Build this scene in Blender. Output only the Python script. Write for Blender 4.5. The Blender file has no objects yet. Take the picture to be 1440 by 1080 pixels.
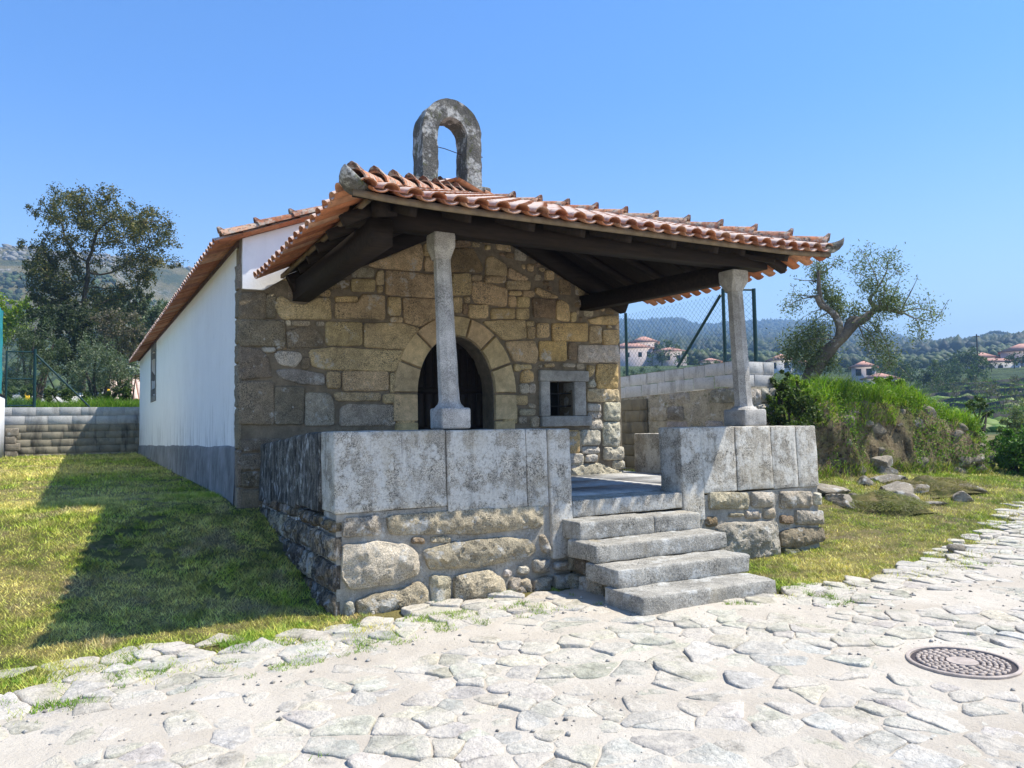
import bpy, bmesh, math, random
import numpy as np
from math import sin, cos, tan, atan, atan2, radians, pi, hypot, sqrt, exp
from mathutils import Matrix, Vector
from mathutils.geometry import delaunay_2d_cdt

S = bpy.context.scene
COL = S.collection
RNG = np.random.default_rng(7)
random.seed(7)
_RS = np.random.default_rng(3)
for m_ in list(bpy.data.materials): bpy.data.materials.remove(m_)

# ------------------------------------------------------------------ viewpoint
F_ = 1080.0
PITCH, ROLL, YAW = radians(3.0), radians(1.0), radians(29.4)
CAMP = np.array([-1.999, -6.495, 1.6])
_f = np.array([sin(YAW)*cos(PITCH), cos(YAW)*cos(PITCH), sin(PITCH)])
_r = np.cross(_f, [0, 0, 1.0]); _r /= np.linalg.norm(_r); _u = np.cross(_r, _f)
_r, _u = _r*cos(ROLL)-_u*sin(ROLL), _u*cos(ROLL)+_r*sin(ROLL)
def at_range(x, y, rng):
    """point seen at (x, y) of the photograph, rng metres away on the map"""
    d = _f+_r*((x-720)/F_)-_u*((y-540)/F_)
    return CAMP+d*(rng/hypot(d[0], d[1]))
def az_of(x):
    return YAW+atan((x-720)/F_)

# ------------------------------------------------------------------ noise
def _hash(ix, iy, iz):
    h = (ix.astype(np.int64)*374761393+iy.astype(np.int64)*668265263+iz.astype(np.int64)*2147483647) & 0xffffffff
    h = ((h ^ (h >> 13))*1274126177) & 0xffffffff
    h = ((h ^ (h >> 15))*2246822519) & 0xffffffff
    return ((h ^ (h >> 16)) & 0xffff)/65535.0
def vnoise(p):
    p = np.asarray(p, float); i = np.floor(p).astype(np.int64); f = p-i
    f = f*f*(3-2*f); r = 0
    for dx in (0, 1):
        for dy in (0, 1):
            for dz in (0, 1):
                w = (f[..., 0] if dx else 1-f[..., 0])*(f[..., 1] if dy else 1-f[..., 1])*(f[..., 2] if dz else 1-f[..., 2])
                r = r+w*_hash(i[..., 0]+dx, i[..., 1]+dy, i[..., 2]+dz)
    return r
def fbm(p, scale=1.0, octs=4, rough=.5):
    """-1..1"""
    p = np.asarray(p, float)*scale; a = 1.0; t = 0; r = 0
    for o in range(octs):
        r = r+a*(vnoise(p+17.3*o)*2-1); t += a; a *= rough; p = p*2.03
    return r/t
def fbm2(x, y, scale=1.0, octs=4, rough=.5, seed=0.0):
    x = np.asarray(x, float); y = np.asarray(y, float)
    return fbm(np.stack([x, y, np.zeros_like(x)+seed], -1), scale, octs, rough)
def sstep(a, b, x):
    t = np.clip((np.asarray(x, float)-a)/(b-a), 0, 1); return t*t*(3-2*t)

# ------------------------------------------------------------------ mesh building
class MB:
    def __init__(s): s.v = []; s.f = []; s.mi = []; s.c = []; s.n = 0; s.has = False
    def add(s, verts, faces, col=None, mi=0):
        v = np.asarray(verts, float).reshape(-1, 3); n = s.n
        s.v.append(v); s.n += len(v)
        if isinstance(faces, np.ndarray):
            s.f.append(faces+n); s.mi.append(np.full(len(faces), mi))
        else:
            by = {}
            for f in faces: by.setdefault(len(f), []).append(f)
            for k, L in by.items():
                s.f.append(np.array(L, dtype=np.int64)+n); s.mi.append(np.full(len(L), mi))
        c = np.ones((len(v), 4))
        if col is not None:
            c[:, :3] = np.asarray(col, float)[..., :3]; s.has = True
        s.c.append(c)
    def box(s, x0, x1, y0, y1, z0, z1, col=None, mi=0):
        v = [(x, y, z) for x in (x0, x1) for y in (y0, y1) for z in (z0, z1)]
        s.add(v, [(0, 1, 3, 2), (4, 6, 7, 5), (0, 4, 5, 1), (2, 3, 7, 6), (0, 2, 6, 4), (1, 5, 7, 3)], col, mi)
    def beam(s, a, b, w, h, col=None, up=(0, 0, 1), mi=0):
        """square bar from a to b"""
        a = np.array(a, float); b = np.array(b, float); t = b-a; t /= np.linalg.norm(t)
        sd = np.cross(t, up)
        if np.linalg.norm(sd) < 1e-5: sd = np.cross(t, (0, 1, 0))
        sd /= np.linalg.norm(sd); u = np.cross(sd, t)
        v = [p+sd*w/2*i+u*h/2*j for p in (a, b) for i, j in ((-1, -1), (1, -1), (1, 1), (-1, 1))]
        s.add(v, [(0, 1, 2, 3), (7, 6, 5, 4), (0, 4, 5, 1), (1, 5, 6, 2), (2, 6, 7, 3), (3, 7, 4, 0)], col, mi)
    def tube(s, pts, rad, seg=8, col=None, cap=True, mi=0):
        pts = np.asarray(pts, float); n = len(pts)
        rad = np.broadcast_to(np.asarray(rad, float), (n,))
        t = np.gradient(pts, axis=0); t /= (np.linalg.norm(t, axis=1, keepdims=True)+1e-9)
        ref = np.array([0.13, .97, .2]) if abs(t[0][2]) > .8 else np.array([0, 0, 1.0])
        x = np.cross(t[0], ref); x /= np.linalg.norm(x); V = []
        a = np.arange(seg)*2*pi/seg
        for i in range(n):
            x = x-t[i]*np.dot(x, t[i]); x /= (np.linalg.norm(x)+1e-9); y = np.cross(t[i], x)
            V.append(pts[i]+rad[i]*(np.cos(a)[:, None]*x+np.sin(a)[:, None]*y))
        V = np.concatenate(V); k = np.arange(seg); k2 = (k+1) % seg
        Fq = np.concatenate([np.stack([i*seg+k, i*seg+k2, (i+1)*seg+k2, (i+1)*seg+k], -1) for i in range(n-1)])
        s.add(V, Fq, col, mi)
        if cap:
            s.add(V[:seg], [tuple(range(seg))[::-1]], col, mi); s.add(V[-seg:], [tuple(range(seg))], col, mi)
    def build(s, name, mats, parent=None, smooth=False, angle=None):
        me = bpy.data.meshes.new(name)
        V = np.concatenate(s.v); me.vertices.add(len(V)); me.vertices.foreach_set('co', V.ravel())
        ls = []; lv = []; mi = []; st = 0
        for F, M in zip(s.f, s.mi):
            k = F.shape[1]; lv.append(F.ravel()); ls.append(st+np.arange(len(F))*k); st += F.size; mi.append(M)
        lv = np.concatenate(lv); ls = np.concatenate(ls); mi = np.concatenate(mi)
        me.loops.add(len(lv)); me.loops.foreach_set('vertex_index', lv.astype(np.int32))
        me.polygons.add(len(ls)); me.polygons.foreach_set('loop_start', ls.astype(np.int32))
        me.polygons.foreach_set('material_index', mi.astype(np.int32))
        if s.has:
            at = me.color_attributes.new('Col', 'FLOAT_COLOR', 'POINT')
            at.data.foreach_set('color', np.concatenate(s.c).astype(np.float32).ravel())
        for m in (mats if isinstance(mats, (list, tuple)) else [mats]): me.materials.append(m)
        me.update(calc_edges=True); me.validate(clean_customdata=False)
        if smooth or angle is not None:
            me.polygons.foreach_set('use_smooth', np.ones(len(me.polygons), bool))
            if angle is not None: me.set_sharp_from_angle(angle=radians(angle))
        o = bpy.data.objects.new(name, me); COL.objects.link(o)
        if parent is not None:
            o.parent = parent
            o.matrix_parent_inverse = Matrix.Translation(parent_loc(parent)).inverted()
        return o
def parent_loc(p):
    v = Vector(p.location)
    while p.parent is not None: p = p.parent; v = Vector(p.location) if p.parent is None else v
    return v
def tag(o, label=None, cat=None, group=None, kind=None):
    if label: o['label'] = label
    if cat: o['category'] = cat
    if group: o['group'] = group
    if kind: o['kind'] = kind
    return o
def thing(name, label, cat, loc=(0, 0, 0), group=None):
    o = bpy.data.objects.new(name, None); COL.objects.link(o); o.location = loc
    o.empty_display_size = .2
    return tag(o, label, cat, group)
def part(name, mb, mats, parent, **k):
    """mesh given in world metres, hung under a thing standing at parent.location"""
    o = mb.build(name, mats, None, **k)
    o.parent = parent
    root = parent
    while root.parent is not None: root = root.parent
    L = Vector(root.location)
    if parent is root: o.matrix_parent_inverse = Matrix.Translation(-L)
    return o

def rbox(mb, x0, x1, y0, y1, z0, z1, r=.02, cell=.08, amp=.008, nscale=6.0, col=None, mi=0, fn=None, seed=0.0):
    """stone block: subdivided box, rounded arrises, uneven faces"""
    n = [max(1, min(26, int(round((b-a)/cell)))) for a, b in ((x0, x1), (y0, y1), (z0, z1))]
    lo = np.array([x0, y0, z0]); hi = np.array([x1, y1, z1]); key = {}; V = []; Fc = []
    def axis(a, k):
        # extra loops close to the arris
        t = np.linspace(0, 1, n[k]+1); L = hi[k]-lo[k]; e = min(r*1.0/L, .3)
        return np.unique(np.round(np.concatenate([t[(t > e*1.5) & (t < 1-e*1.5)], [0, e, 1-e, 1]]), 6))
    ax = [axis(0, k) for k in range(3)]
    def vid(i, j, k):
        q = (i, j, k)
        if q not in key: key[q] = len(V); V.append((ax[0][i], ax[1][j], ax[2][k]))
        return key[q]
    N = [len(a)-1 for a in ax]
    for d in range(3):
        a, b = [(1, 2), (2, 0), (0, 1)][d]
        for side in (0, N[d]):
            for i in range(N[a]):
                for j in range(N[b]):
                    def q(ii, jj):
                        t = [0, 0, 0]; t[d] = side; t[a] = ii; t[b] = jj; return vid(*t)
                    f = (q(i, j), q(i+1, j), q(i+1, j+1), q(i, j+1))
                    Fc.append(f if side else f[::-1])
    P = lo+np.array(V)*(hi-lo)
    inn = np.clip(P, lo+r, hi-r); d = P-inn; L = np.linalg.norm(d, axis=1, keepdims=True)
    dirn = d/np.maximum(L, 1e-9)
    P2 = inn+dirn*r
    P2 = P2+dirn*(amp*fbm(P2+seed, nscale, 4, .6))[:, None]
    if fn is not None: P2 = fn(P2)
    mb.add(P2, Fc, col, mi)

def chaikin(p, k=2):
    """round each corner by a few centimetres"""
    p = np.asarray(p, float)
    if k == 0: return p
    r = .018*k; out = []; n = len(p)
    for i in range(n):
        c = p[i]; A_ = p[i-1]-c; B_ = p[(i+1) % n]-c; la, lb = np.linalg.norm(A_), np.linalg.norm(B_)
        a_ = c+A_*min(r/la, .4); b_ = c+B_*min(r/lb, .4)
        for t in (0, .33, .67, 1): out.append(a_*(1-t)**2+c*2*t*(1-t)+b_*t*t)
    return np.array(out)
def resample(p, step, lo=14, hi=64):
    q = np.concatenate([p, p[:1]]); s = np.concatenate([[0], np.cumsum(np.linalg.norm(np.diff(q, axis=0), axis=1))])
    n = int(np.clip(s[-1]/step, lo, hi)); t = np.arange(n)/n*s[-1]
    return np.stack([np.interp(t, s, q[:, 0]), np.interp(t, s, q[:, 1])], -1)
def stone_poly(mb, poly, mapf, d0=-.03, d1=.03, rough=.01, col=None, seed=0.0, jit=.006, soft=2, edge=.03, bulge=0.0, mi=0, shrink=.002):
    """one stone of a masonry face; mapf(u, v, d) -> xyz, d is how far it stands proud"""
    p = np.asarray(poly, float)
    if np.sum(p[:, 0]*np.roll(p[:, 1], -1)-np.roll(p[:, 0], -1)*p[:, 1]) < 0: p = p[::-1]
    p = resample(chaikin(p, soft), .028, 16, 90); n = len(p)
    p = p+jit*np.stack([fbm2(p[:, 0], p[:, 1], 9, 3, .6, seed), fbm2(p[:, 0], p[:, 1], 9, 3, .6, seed+5)], -1)
    c = p.mean(0); L = np.linalg.norm(p-c, axis=1)[:, None]
    # inward normals
    t = np.roll(p, -1, 0)-np.roll(p, 1, 0); nn = np.stack([-t[:, 1], t[:, 0]], -1); nn /= (np.linalg.norm(nn, axis=1, keepdims=True)+1e-9)
    rmin = max(.02, min(L.min()*.5, 1))
    rings = []; D = []; W = []
    for e, d, w in ((shrink, d0, 0), (shrink+.001, d0+(d1-d0)*.6, .2), (shrink+min(.007, rmin*.3), d0+(d1-d0)*.9, .5), (shrink+min(edge*.6, rmin*.6), d1, .9)):
        rings.append(p+nn*e); D.append(np.full(n, d)); W.append(np.full(n, w))
    inn = rings[-1]; st = .03 if rough < .015 else .024
    lo, hi = inn.min(0), inn.max(0)
    gx, gy = np.meshgrid(np.arange(lo[0], hi[0], st), np.arange(lo[1], hi[1], st)); q = np.stack([gx.ravel(), gy.ravel()], -1)
    q = q+st*.3*(_RS.random(q.shape)-.5)
    # keep points well inside the inner ring
    ok = np.zeros(len(q), bool); m = len(inn); dm = np.full(len(q), 9.0)
    for i in range(m):
        a, b = inn[i], inn[(i+1) % m]
        cr = ((a[1] > q[:, 1]) != (b[1] > q[:, 1])) & (q[:, 0] < (b[0]-a[0])*(q[:, 1]-a[1])/(b[1]-a[1]+1e-12)+a[0]); ok ^= cr
        ab = b-a; tt = np.clip(((q-a)@ab)/(ab@ab+1e-12), 0, 1); dm = np.minimum(dm, np.linalg.norm(q-a-tt[:, None]*ab, axis=1))
    k_ = ok & (dm > st*.45); q = q[k_]; dq = dm[k_]
    uv = np.concatenate(rings+[q]); d = np.concatenate(D+[d1+bulge*(1-np.exp(-dq/.06))]); w = np.concatenate(W+[np.ones(len(q))])
    d = d+w*rough*(1.1*fbm2(uv[:, 0], uv[:, 1], 9, 4, .6, seed)+.7*np.abs(fbm2(uv[:, 0], uv[:, 1], 22, 2, .6, seed+3)))*1.5
    V = mapf(uv[:, 0], uv[:, 1], d); k = np.arange(n); k2 = (k+1) % n
    Fq = np.concatenate([np.stack([i*n+k, i*n+k2, (i+1)*n+k2, (i+1)*n+k], -1) for i in range(3)])
    pts = np.concatenate([inn, q]); s0 = mb.n
    res = delaunay_2d_cdt([Vector(x) for x in pts], [], [list(range(n))], 1, 1e-6)
    vmap = {}
    T = []
    orig = res[3]
    for f in res[2]:
        if all(len(orig[i]) for i in f): T.append([3*n+orig[i][0] for i in f])
    mb.add(V, Fq, col, mi)
    if T: mb.f.append(np.array(T)+s0); mb.mi.append(np.full(len(T), mi))
def courses(u0, u1, v0, v1, h=(.16, .3), w=(.2, .6), rng=random):
    out = []; v = v0
    while v < v1-.05:
        hh = min(rng.uniform(*h), v1-v)
        if v1-v-hh < .08: hh = v1-v
        u = u0
        while u < u1-.04:
            ww = min(rng.uniform(*w), u1-u)
            if u1-u-ww < .1: ww = u1-u
            j = lambda: rng.uniform(-.018, .018)
            out.append([(u+.008+j()*.5, v+.008+j()), (u+ww-.008+j()*.5, v+.008+j()), (u+ww-.008+j()*.5, v+hh-.008+j()), (u+.008+j()*.5, v+hh-.008+j())])
            u += ww
        v += hh
    return out
def fill_poly(mb, loops, mapf, col=None, mi=0):
    """flat face with holes; loops of (u, v), first is the outline"""
    bm = bmesh.new(); es = []
    for L in loops:
        vs = [bm.verts.new((u, v, 0)) for u, v in L]
        es += [bm.edges.new((vs[i], vs[(i+1) % len(vs)])) for i in range(len(vs))]
    bmesh.ops.triangle_fill(bm, use_beauty=True, use_dissolve=False, edges=es)
    bm.verts.index_update()
    uv = np.array([v.co[:2] for v in bm.verts]); T = [tuple(v.index for v in f.verts) for f in bm.faces]
    bm.free()
    mb.add(mapf(uv[:, 0], uv[:, 1], np.zeros(len(uv))), T, col, mi)
def strip(mb, loop, mapf, d0, d1, col=None, mi=0, closed=True):
    u = np.array([p[0] for p in loop]); v = np.array([p[1] for p in loop]); n = len(loop)
    V = np.concatenate([mapf(u, v, np.full(n, d0)), mapf(u, v, np.full(n, d1))])
    m = n if closed else n-1
    mb.add(V, [(i, (i+1) % n, n+(i+1) % n, n+i) for i in range(m)], col, mi)
# ------------------------------------------------------------------ materials
class G:
    def __init__(s, name):
        s.m = bpy.data.materials.new(name); s.m.use_nodes = True; s.nt = s.m.node_tree
        s.b = s.nt.nodes['Principled BSDF']; s.out = s.nt.nodes['Material Output']
        s.b.inputs['Roughness'].default_value = .9; s.b.inputs['Specular IOR Level'].default_value = .25
    def n(s, t, **k):
        x = s.nt.nodes.new(t)
        for a, b in k.items(): setattr(x, a, b)
        return x
    def set(s, sock, v):
        if hasattr(v, 'is_output'): s.nt.links.new(v, sock)
        elif v is not None:
            if isinstance(v, tuple) and len(v) == 3 and sock.type == 'RGBA': v = v+(1,)
            sock.default_value = v
    def pos(s, scale=(1, 1, 1)):
        g = s.n('ShaderNodeNewGeometry'); mp = s.n('ShaderNodeMapping'); mp.inputs['Scale'].default_value = scale
        s.nt.links.new(g.outputs['Position'], mp.inputs['Vector']); return mp.outputs['Vector']
    def noise(s, scale, detail=4, rough=.55, vec=None, dist=0.0):
        x = s.n('ShaderNodeTexNoise'); x.inputs['Scale'].default_value = scale; x.inputs['Detail'].default_value = detail
        x.inputs['Roughness'].default_value = rough; x.inputs['Distortion'].default_value = dist
        s.set(x.inputs['Vector'], vec if vec is not None else s.pos()); return x.outputs['Fac']
    def voro(s, scale, feature='F1', vec=None, out='Distance', rnd=1.0):
        x = s.n('ShaderNodeTexVoronoi', feature=feature); x.inputs['Scale'].default_value = scale
        x.inputs['Randomness'].default_value = rnd
        s.set(x.inputs['Vector'], vec if vec is not None else s.pos()); return x.outputs[out]
    def ramp(s, fac, stops):
        x = s.n('ShaderNodeValToRGB'); e = x.color_ramp.elements
        while len(e) < len(stops): e.new(.5)
        for q, (p, c) in zip(e, stops):
            q.position = p; q.color = (c, c, c, 1) if not isinstance(c, tuple) else c+(1,)
        s.set(x.inputs['Fac'], fac); return x.outputs['Color']
    def mix(s, fac, a, b, mode='MIX'):
        x = s.n('ShaderNodeMix', data_type='RGBA', blend_type=mode)
        s.set(x.inputs[0], fac); s.set(x.inputs[6], a); s.set(x.inputs[7], b); return x.outputs[2]
    def math(s, op, a, b=None):
        x = s.n('ShaderNodeMath', operation=op); s.set(x.inputs[0], a)
        if b is not None: s.set(x.inputs[1], b)
        return x.outputs[0]
    def attr(s, name='Col'):
        x = s.n('ShaderNodeAttribute', attribute_name=name); return x.outputs['Color']
    def xyz(s):
        x = s.n('ShaderNodeSeparateXYZ'); s.set(x.inputs[0], s.pos()); return x.outputs
    def normal_z(s):
        g = s.n('ShaderNodeNewGeometry'); x = s.n('ShaderNodeSeparateXYZ'); s.set(x.inputs[0], g.outputs['Normal']); return x.outputs[2]
    def bump(s, h, strength=.5, dist=.02, prev=None):
        x = s.n('ShaderNodeBump'); x.inputs['Strength'].default_value = strength; x.inputs['Distance'].default_value = dist
        s.set(x.inputs['Height'], h)
        if prev is not None: s.set(x.inputs['Normal'], prev)
        return x.outputs['Normal']
    def done(s, col=None, nrm=None, rough=None):
        if col is not None: s.set(s.b.inputs['Base Color'], col)
        if nrm is not None: s.set(s.b.inputs['Normal'], nrm)
        if rough is not None: s.set(s.b.inputs['Roughness'], rough)
        return s.m

def plain(name, c, rough=.8, var=.15, scale=8, bump=.15, metal=0.0):
    g = G(name); n = g.noise(scale, 5, .6)
    col = g.mix(g.ramp(n, [(.3, 0.0), (.7, 1.0)]), tuple(x*(1-var) for x in c), tuple(min(1, x*(1+var)) for x in c))
    g.b.inputs['Metallic'].default_value = metal
    return g.done(col, g.bump(g.noise(scale*5, 3), bump, .01) if bump else None, rough)

def granite(name, base=None, white=.0, dark=.3, grain=1.0, streak=0.0, wcol=(.56, .56, .53), dcol=(.06, .058, .05), moss=0.0, bumpd=.012, drip=0.0):
    """granite with crystals, pale lichen rosettes and black lichen; base None = per stone colour"""
    g = G(name); c = g.attr() if base is None else None
    big = g.noise(2.2, 4, .6); med = g.noise(11, 5, .65); fine = g.noise(140, 2, .6); fine2 = g.noise(60, 3, .7)
    c = g.mix(1.0, c if c is not None else base, g.ramp(big, [(.3, .72), (.7, 1.22)]), 'MULTIPLY')
    c = g.mix(1.0, c, g.ramp(med, [(.3, .74), (.72, 1.22)]), 'MULTIPLY')
    c = g.mix(grain*.6, c, g.mix(1.0, c, g.ramp(fine, [(.36, .45), (.5, 1.0), (.64, 1.5)]), 'MULTIPLY'))
    if dark:
        dm = g.math('MULTIPLY', g.ramp(fine2, [(.50, 0.0), (.60, 1.0)]), g.ramp(g.noise(3.1, 4, .6), [(.56-dark*.35, 0.0), (.80-dark*.35, 1.0)]))
        c = g.mix(g.math('MULTIPLY', dm, .85), c, dcol)
    if white:
        v = g.voro(5.5, vec=g.mix(.12, g.pos(), g.n('ShaderNodeTexNoise').outputs['Color'], 'ADD'))
        wm = g.ramp(g.math('ADD', v, g.math('MULTIPLY', g.noise(24, 3), .25)), [(.14+white*.2, 1.0), (.19+white*.2, 0.0)])
        wm2 = g.ramp(g.noise(4.0, 5, .7), [(.60-white*.2, 0.0), (.68-white*.2, 1.0)])
        wm = g.math('MULTIPLY', g.math('MAXIMUM', wm, wm2), g.ramp(g.noise(38, 3, .7), [(.34, .25), (.52, 1.0)]))
        c = g.mix(g.math('MULTIPLY', wm, .75), c, wcol)
    if streak:
        st = g.noise(1.0, 6, .75, g.pos((9, 9, 2.4)), 1.2)
        c = g.mix(g.ramp(st, [(.44, streak), (.56, 0.0)]), c, (.028, .027, .025))
        c = g.mix(g.math('MULTIPLY', g.ramp(g.noise(1.0, 5, .7, g.pos((11, 11, 4.0)), 1.0), [(.55, 0.0), (.63, 1.0)]), .75*streak), c, (.40, .41, .42))
    if drip:
        dr = g.math('MULTIPLY', g.ramp(g.noise(1.0, 5, .7, g.pos((7, 7, .7)), .5), [(.52, 0.0), (.66, drip)]), g.ramp(g.noise(9, 5, .7), [(.36, .2), (.6, 1.0)]))
        c = g.mix(dr, c, (.07, .066, .06)); c = g.mix(g.ramp(g.noise(1.7, 4, .6), [(.55, 0.0), (.72, .55)]), c, (.36, .30, .20))
    if moss:
        c = g.mix(g.ramp(g.noise(7, 5, .7), [(.62-moss*.3, 0.0), (.74-moss*.3, .8)]), c, (.075, .085, .02))
    nm = g.bump(g.noise(26, 6, .7), .8, bumpd); nm = g.bump(fine, .35, .003, nm)
    return g.done(c, nm, .92)

M = {}
M['wall_stone'] = granite('wall_stone', None, .08, .5, 1.5, bumpd=.02)
M['mortar_pale'] = granite('pale_mortar', (.36, .335, .285), .1, .25, .5)
M['mortar'] = granite('mortar', (.23, .19, .135), 0, .25, .5)
M['arch_stone'] = granite('arch_stone', None, 0, .12, .6, bumpd=.004)
M['slab'] = granite('lichen_slab', (.45, .41, .34), .65, .65, 1.5, wcol=(.66, .64, .58), drip=.6)
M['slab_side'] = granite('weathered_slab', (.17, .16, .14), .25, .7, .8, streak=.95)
M['rubble'] = granite('rubble', None, .25, .45, 1.2, bumpd=.045)
M['rubble_dark'] = granite('streaked_rubble', None, .2, .7, .8, streak=.85, bumpd=.04)  # dark flank rubble with black and white drip streaks
M['bank_rubble'] = granite('bank_rubble', (.235, .20, .145), .05, .5, .7, moss=.30, bumpd=.05)
M['step'] = granite('worn_step', (.38, .36, .315), .3, .5, 1.1, drip=.3, bumpd=.02)
M['column'] = granite('dressed_granite', (.43, .41, .375), 0, .2, 1.3, bumpd=.004)
M['bell'] = granite('lichened_granite', (.14, .135, .12), .40, 1.0, .8, moss=.22, bumpd=.03)
M['frame'] = granite('window_granite', (.40, .385, .35), 0, .15, .9, bumpd=.004)
M['floor'] = granite('flagstone', (.48, .475, .46), 0, .1, .5, bumpd=.004)
M['loose'] = granite('fieldstone', (.30, .26, .20), .25, .4, .8, bumpd=.03)
M['old_wall'] = granite('old_render', (.36, .32, .24), .2, .5, .8, moss=.25, bumpd=.03)

# whitewash with grey run-off towards the foot of the wall
g = G('whitewash'); x, y, z = g.xyz()
st = g.ramp(g.noise(1.0, 5, .7, g.pos((9, 9, 1.1)), .3), [(.50, 0.0), (.68, 1.0)])
lowm = g.ramp(g.math('ADD', z, g.math('MULTIPLY', g.noise(2.5, 4, .6), .5)), [(.0, 1.0), (.40, 1.0), (.52, 0.0)])
mr = g.n('ShaderNodeMapRange'); mr.inputs[1].default_value = 1.2; mr.inputs[2].default_value = 2.1; mr.inputs[3].default_value = 1; mr.inputs[4].default_value = 0
g.set(mr.inputs[0], z)
c = g.mix(g.ramp(g.noise(1.6, 5, .6), [(.35, 0.0), (.7, 1.0)]), (.82, .82, .825), (.87, .87, .87))
c = g.mix(g.math('MULTIPLY', g.math('MULTIPLY', st, mr.outputs[0]), .95), c, (.22, .22, .21))
c = g.mix(g.math('MULTIPLY', g.ramp(g.noise(3.4, 6, .75), [(.56, 0.0), (.66, 1.0)]), .12), c, (.50, .49, .46))
c = g.mix(g.math('MULTIPLY', st, .10), c, (.5, .5, .5))
M['white'] = g.done(c, g.bump(g.noise(30, 5, .65), .4, .006), .9)

g = G('cement_plinth')
c = g.mix(g.ramp(g.noise(2.2, 5, .65), [(.3, 0.0), (.7, 1.0)]), (.13, .13, .13), (.30, .30, .30))
c = g.mix(g.ramp(g.noise(1.0, 6, .75, g.pos((2.6, 2.6, 1.1)), 1.2), [(.5, 0.0), (.66, .7)]), c, (.055, .055, .05))
M['plinth'] = g.done(c, g.bump(g.noise(22, 6, .7), .6, .01), .95)

# clay tiles: colour of each tile, bleached and lichened where the weather reaches
g = G('clay_tile')
c = g.mix(1.0, g.attr(), g.ramp(g.noise(14, 4, .6), [(.3, .75), (.7, 1.2)]), 'MULTIPLY')
up = g.math('MULTIPLY', g.ramp(g.normal_z(), [(.30, 0.0), (.70, 1.0)]), g.ramp(g.noise(7, 5, .7), [(.32, 0.15), (.48, 1.0)]))
c = g.mix(g.math('MULTIPLY', up, .88), c, (.60, .49, .42))
c = g.mix(g.ramp(g.noise(17, 5, .75), [(.60, 0.0), (.68, .8)]), c, (.10, .075, .06))
M['tile'] = g.done(c, g.bump(g.noise(45, 4, .6), .3, .004), .88)
g = G('old_clay_cap')
c = g.mix(1.0, g.attr(), g.ramp(g.noise(12, 4, .6), [(.3, .7), (.7, 1.2)]), 'MULTIPLY')
c = g.mix(g.ramp(g.noise(11, 6, .75), [(.46, 0.0), (.58, .85)]), c, (.40, .36, .30))
c = g.mix(g.ramp(g.noise(23, 5, .75), [(.52, 0.0), (.60, .9)]), c, (.06, .055, .045))
M['cap'] = g.done(c, g.bump(g.noise(45, 4, .6), .4, .006), .92)

g = G('dark_timber')
gr = g.noise(1.0, 5, .65, g.pos((3, 26, 26)), .4)
c = g.mix(g.ramp(gr, [(.3, 0.0), (.7, 1.0)]), (.010, .0065, .0045), (.030, .020, .014))
M['wood'] = g.done(c, g.bump(gr, .4, .006), .75)
M['fascia'] = plain('weathered_board', (.19, .145, .095), .85, .3, 9)
M['door'] = plain('door_wood', (.018, .012, .009), .6, .3, 20)
M['terrace'] = granite('terrace_stone', (.08, .075, .065), .0, .4, .3, bumpd=.05)
M['iron'] = plain('black_iron', (.012, .012, .013), .6, .3, 30)
M['rust'] = plain('rusty_wire', (.06, .045, .035), .8)
M['dark'] = plain('dark_interior', (.01, .01, .01), .9)
M['greenpaint'] = plain('dark_green_paint', (.012, .045, .045), .45, .2, 10, .05)
M['wire'] = plain('green_wire', (.02, .075, .07), .5, .2, 10, 0)
M['net'] = plain('teal_windbreak', (.02, .22, .24), .7, .25, 3, .1)
M['pane'] = plain('window_glass', (.05, .055, .06), .12, .1, 3, 0)
M['cast'] = plain('cast_cover', (.40, .335, .285), .6, .2, 14, .4, .0)
M['castdark'] = plain('cast_recess', (.05, .04, .042), .8, .2, 30)
M['yellow'] = plain('yellow_paint', (.75, .45, .02), .7)
M['housewhite'] = plain('house_render', (.60, .585, .57), .9, .06, .5)
M['housepink'] = plain('pink_render', (.50, .43, .42), .9, .08, .5)
M['houseroof'] = plain('house_tiles', (.46, .25, .19), .9, .25, 1.2)
M['housewin'] = plain('house_window', (.05, .05, .06), .4)
M['brickwall'] = plain('dark_brick', (.10, .06, .05), .9, .3, 4)

# concrete blocks: two pale new courses over old stained ones
def blockmat(name, c0, c1, stain):
    g = G(name)
    c = g.mix(1.0, g.attr(), g.mix(g.ramp(g.noise(5, 5, .65), [(.3, 0.0), (.7, 1.0)]), c0, c1), 'MULTIPLY')
    c = g.mix(g.ramp(g.noise(1.0, 5, .7, g.pos((3.2, 3.2, .9)), .5), [(.50, 0.0), (.64, stain)]), c, (.045, .042, .036))
    c = g.mix(g.ramp(g.noise(40, 3, .7), [(.52, 0.0), (.62, .35)]), c, (.12, .12, .11))
    return g.done(c, g.bump(g.noise(60, 4, .7), .5, .006), .95)
M['block'] = blockmat('pale_block', (.40, .40, .39), (.52, .515, .50), .40)
M['oldblock'] = blockmat('stained_block', (.21, .19, .145), (.33, .295, .22), .80)

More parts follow.
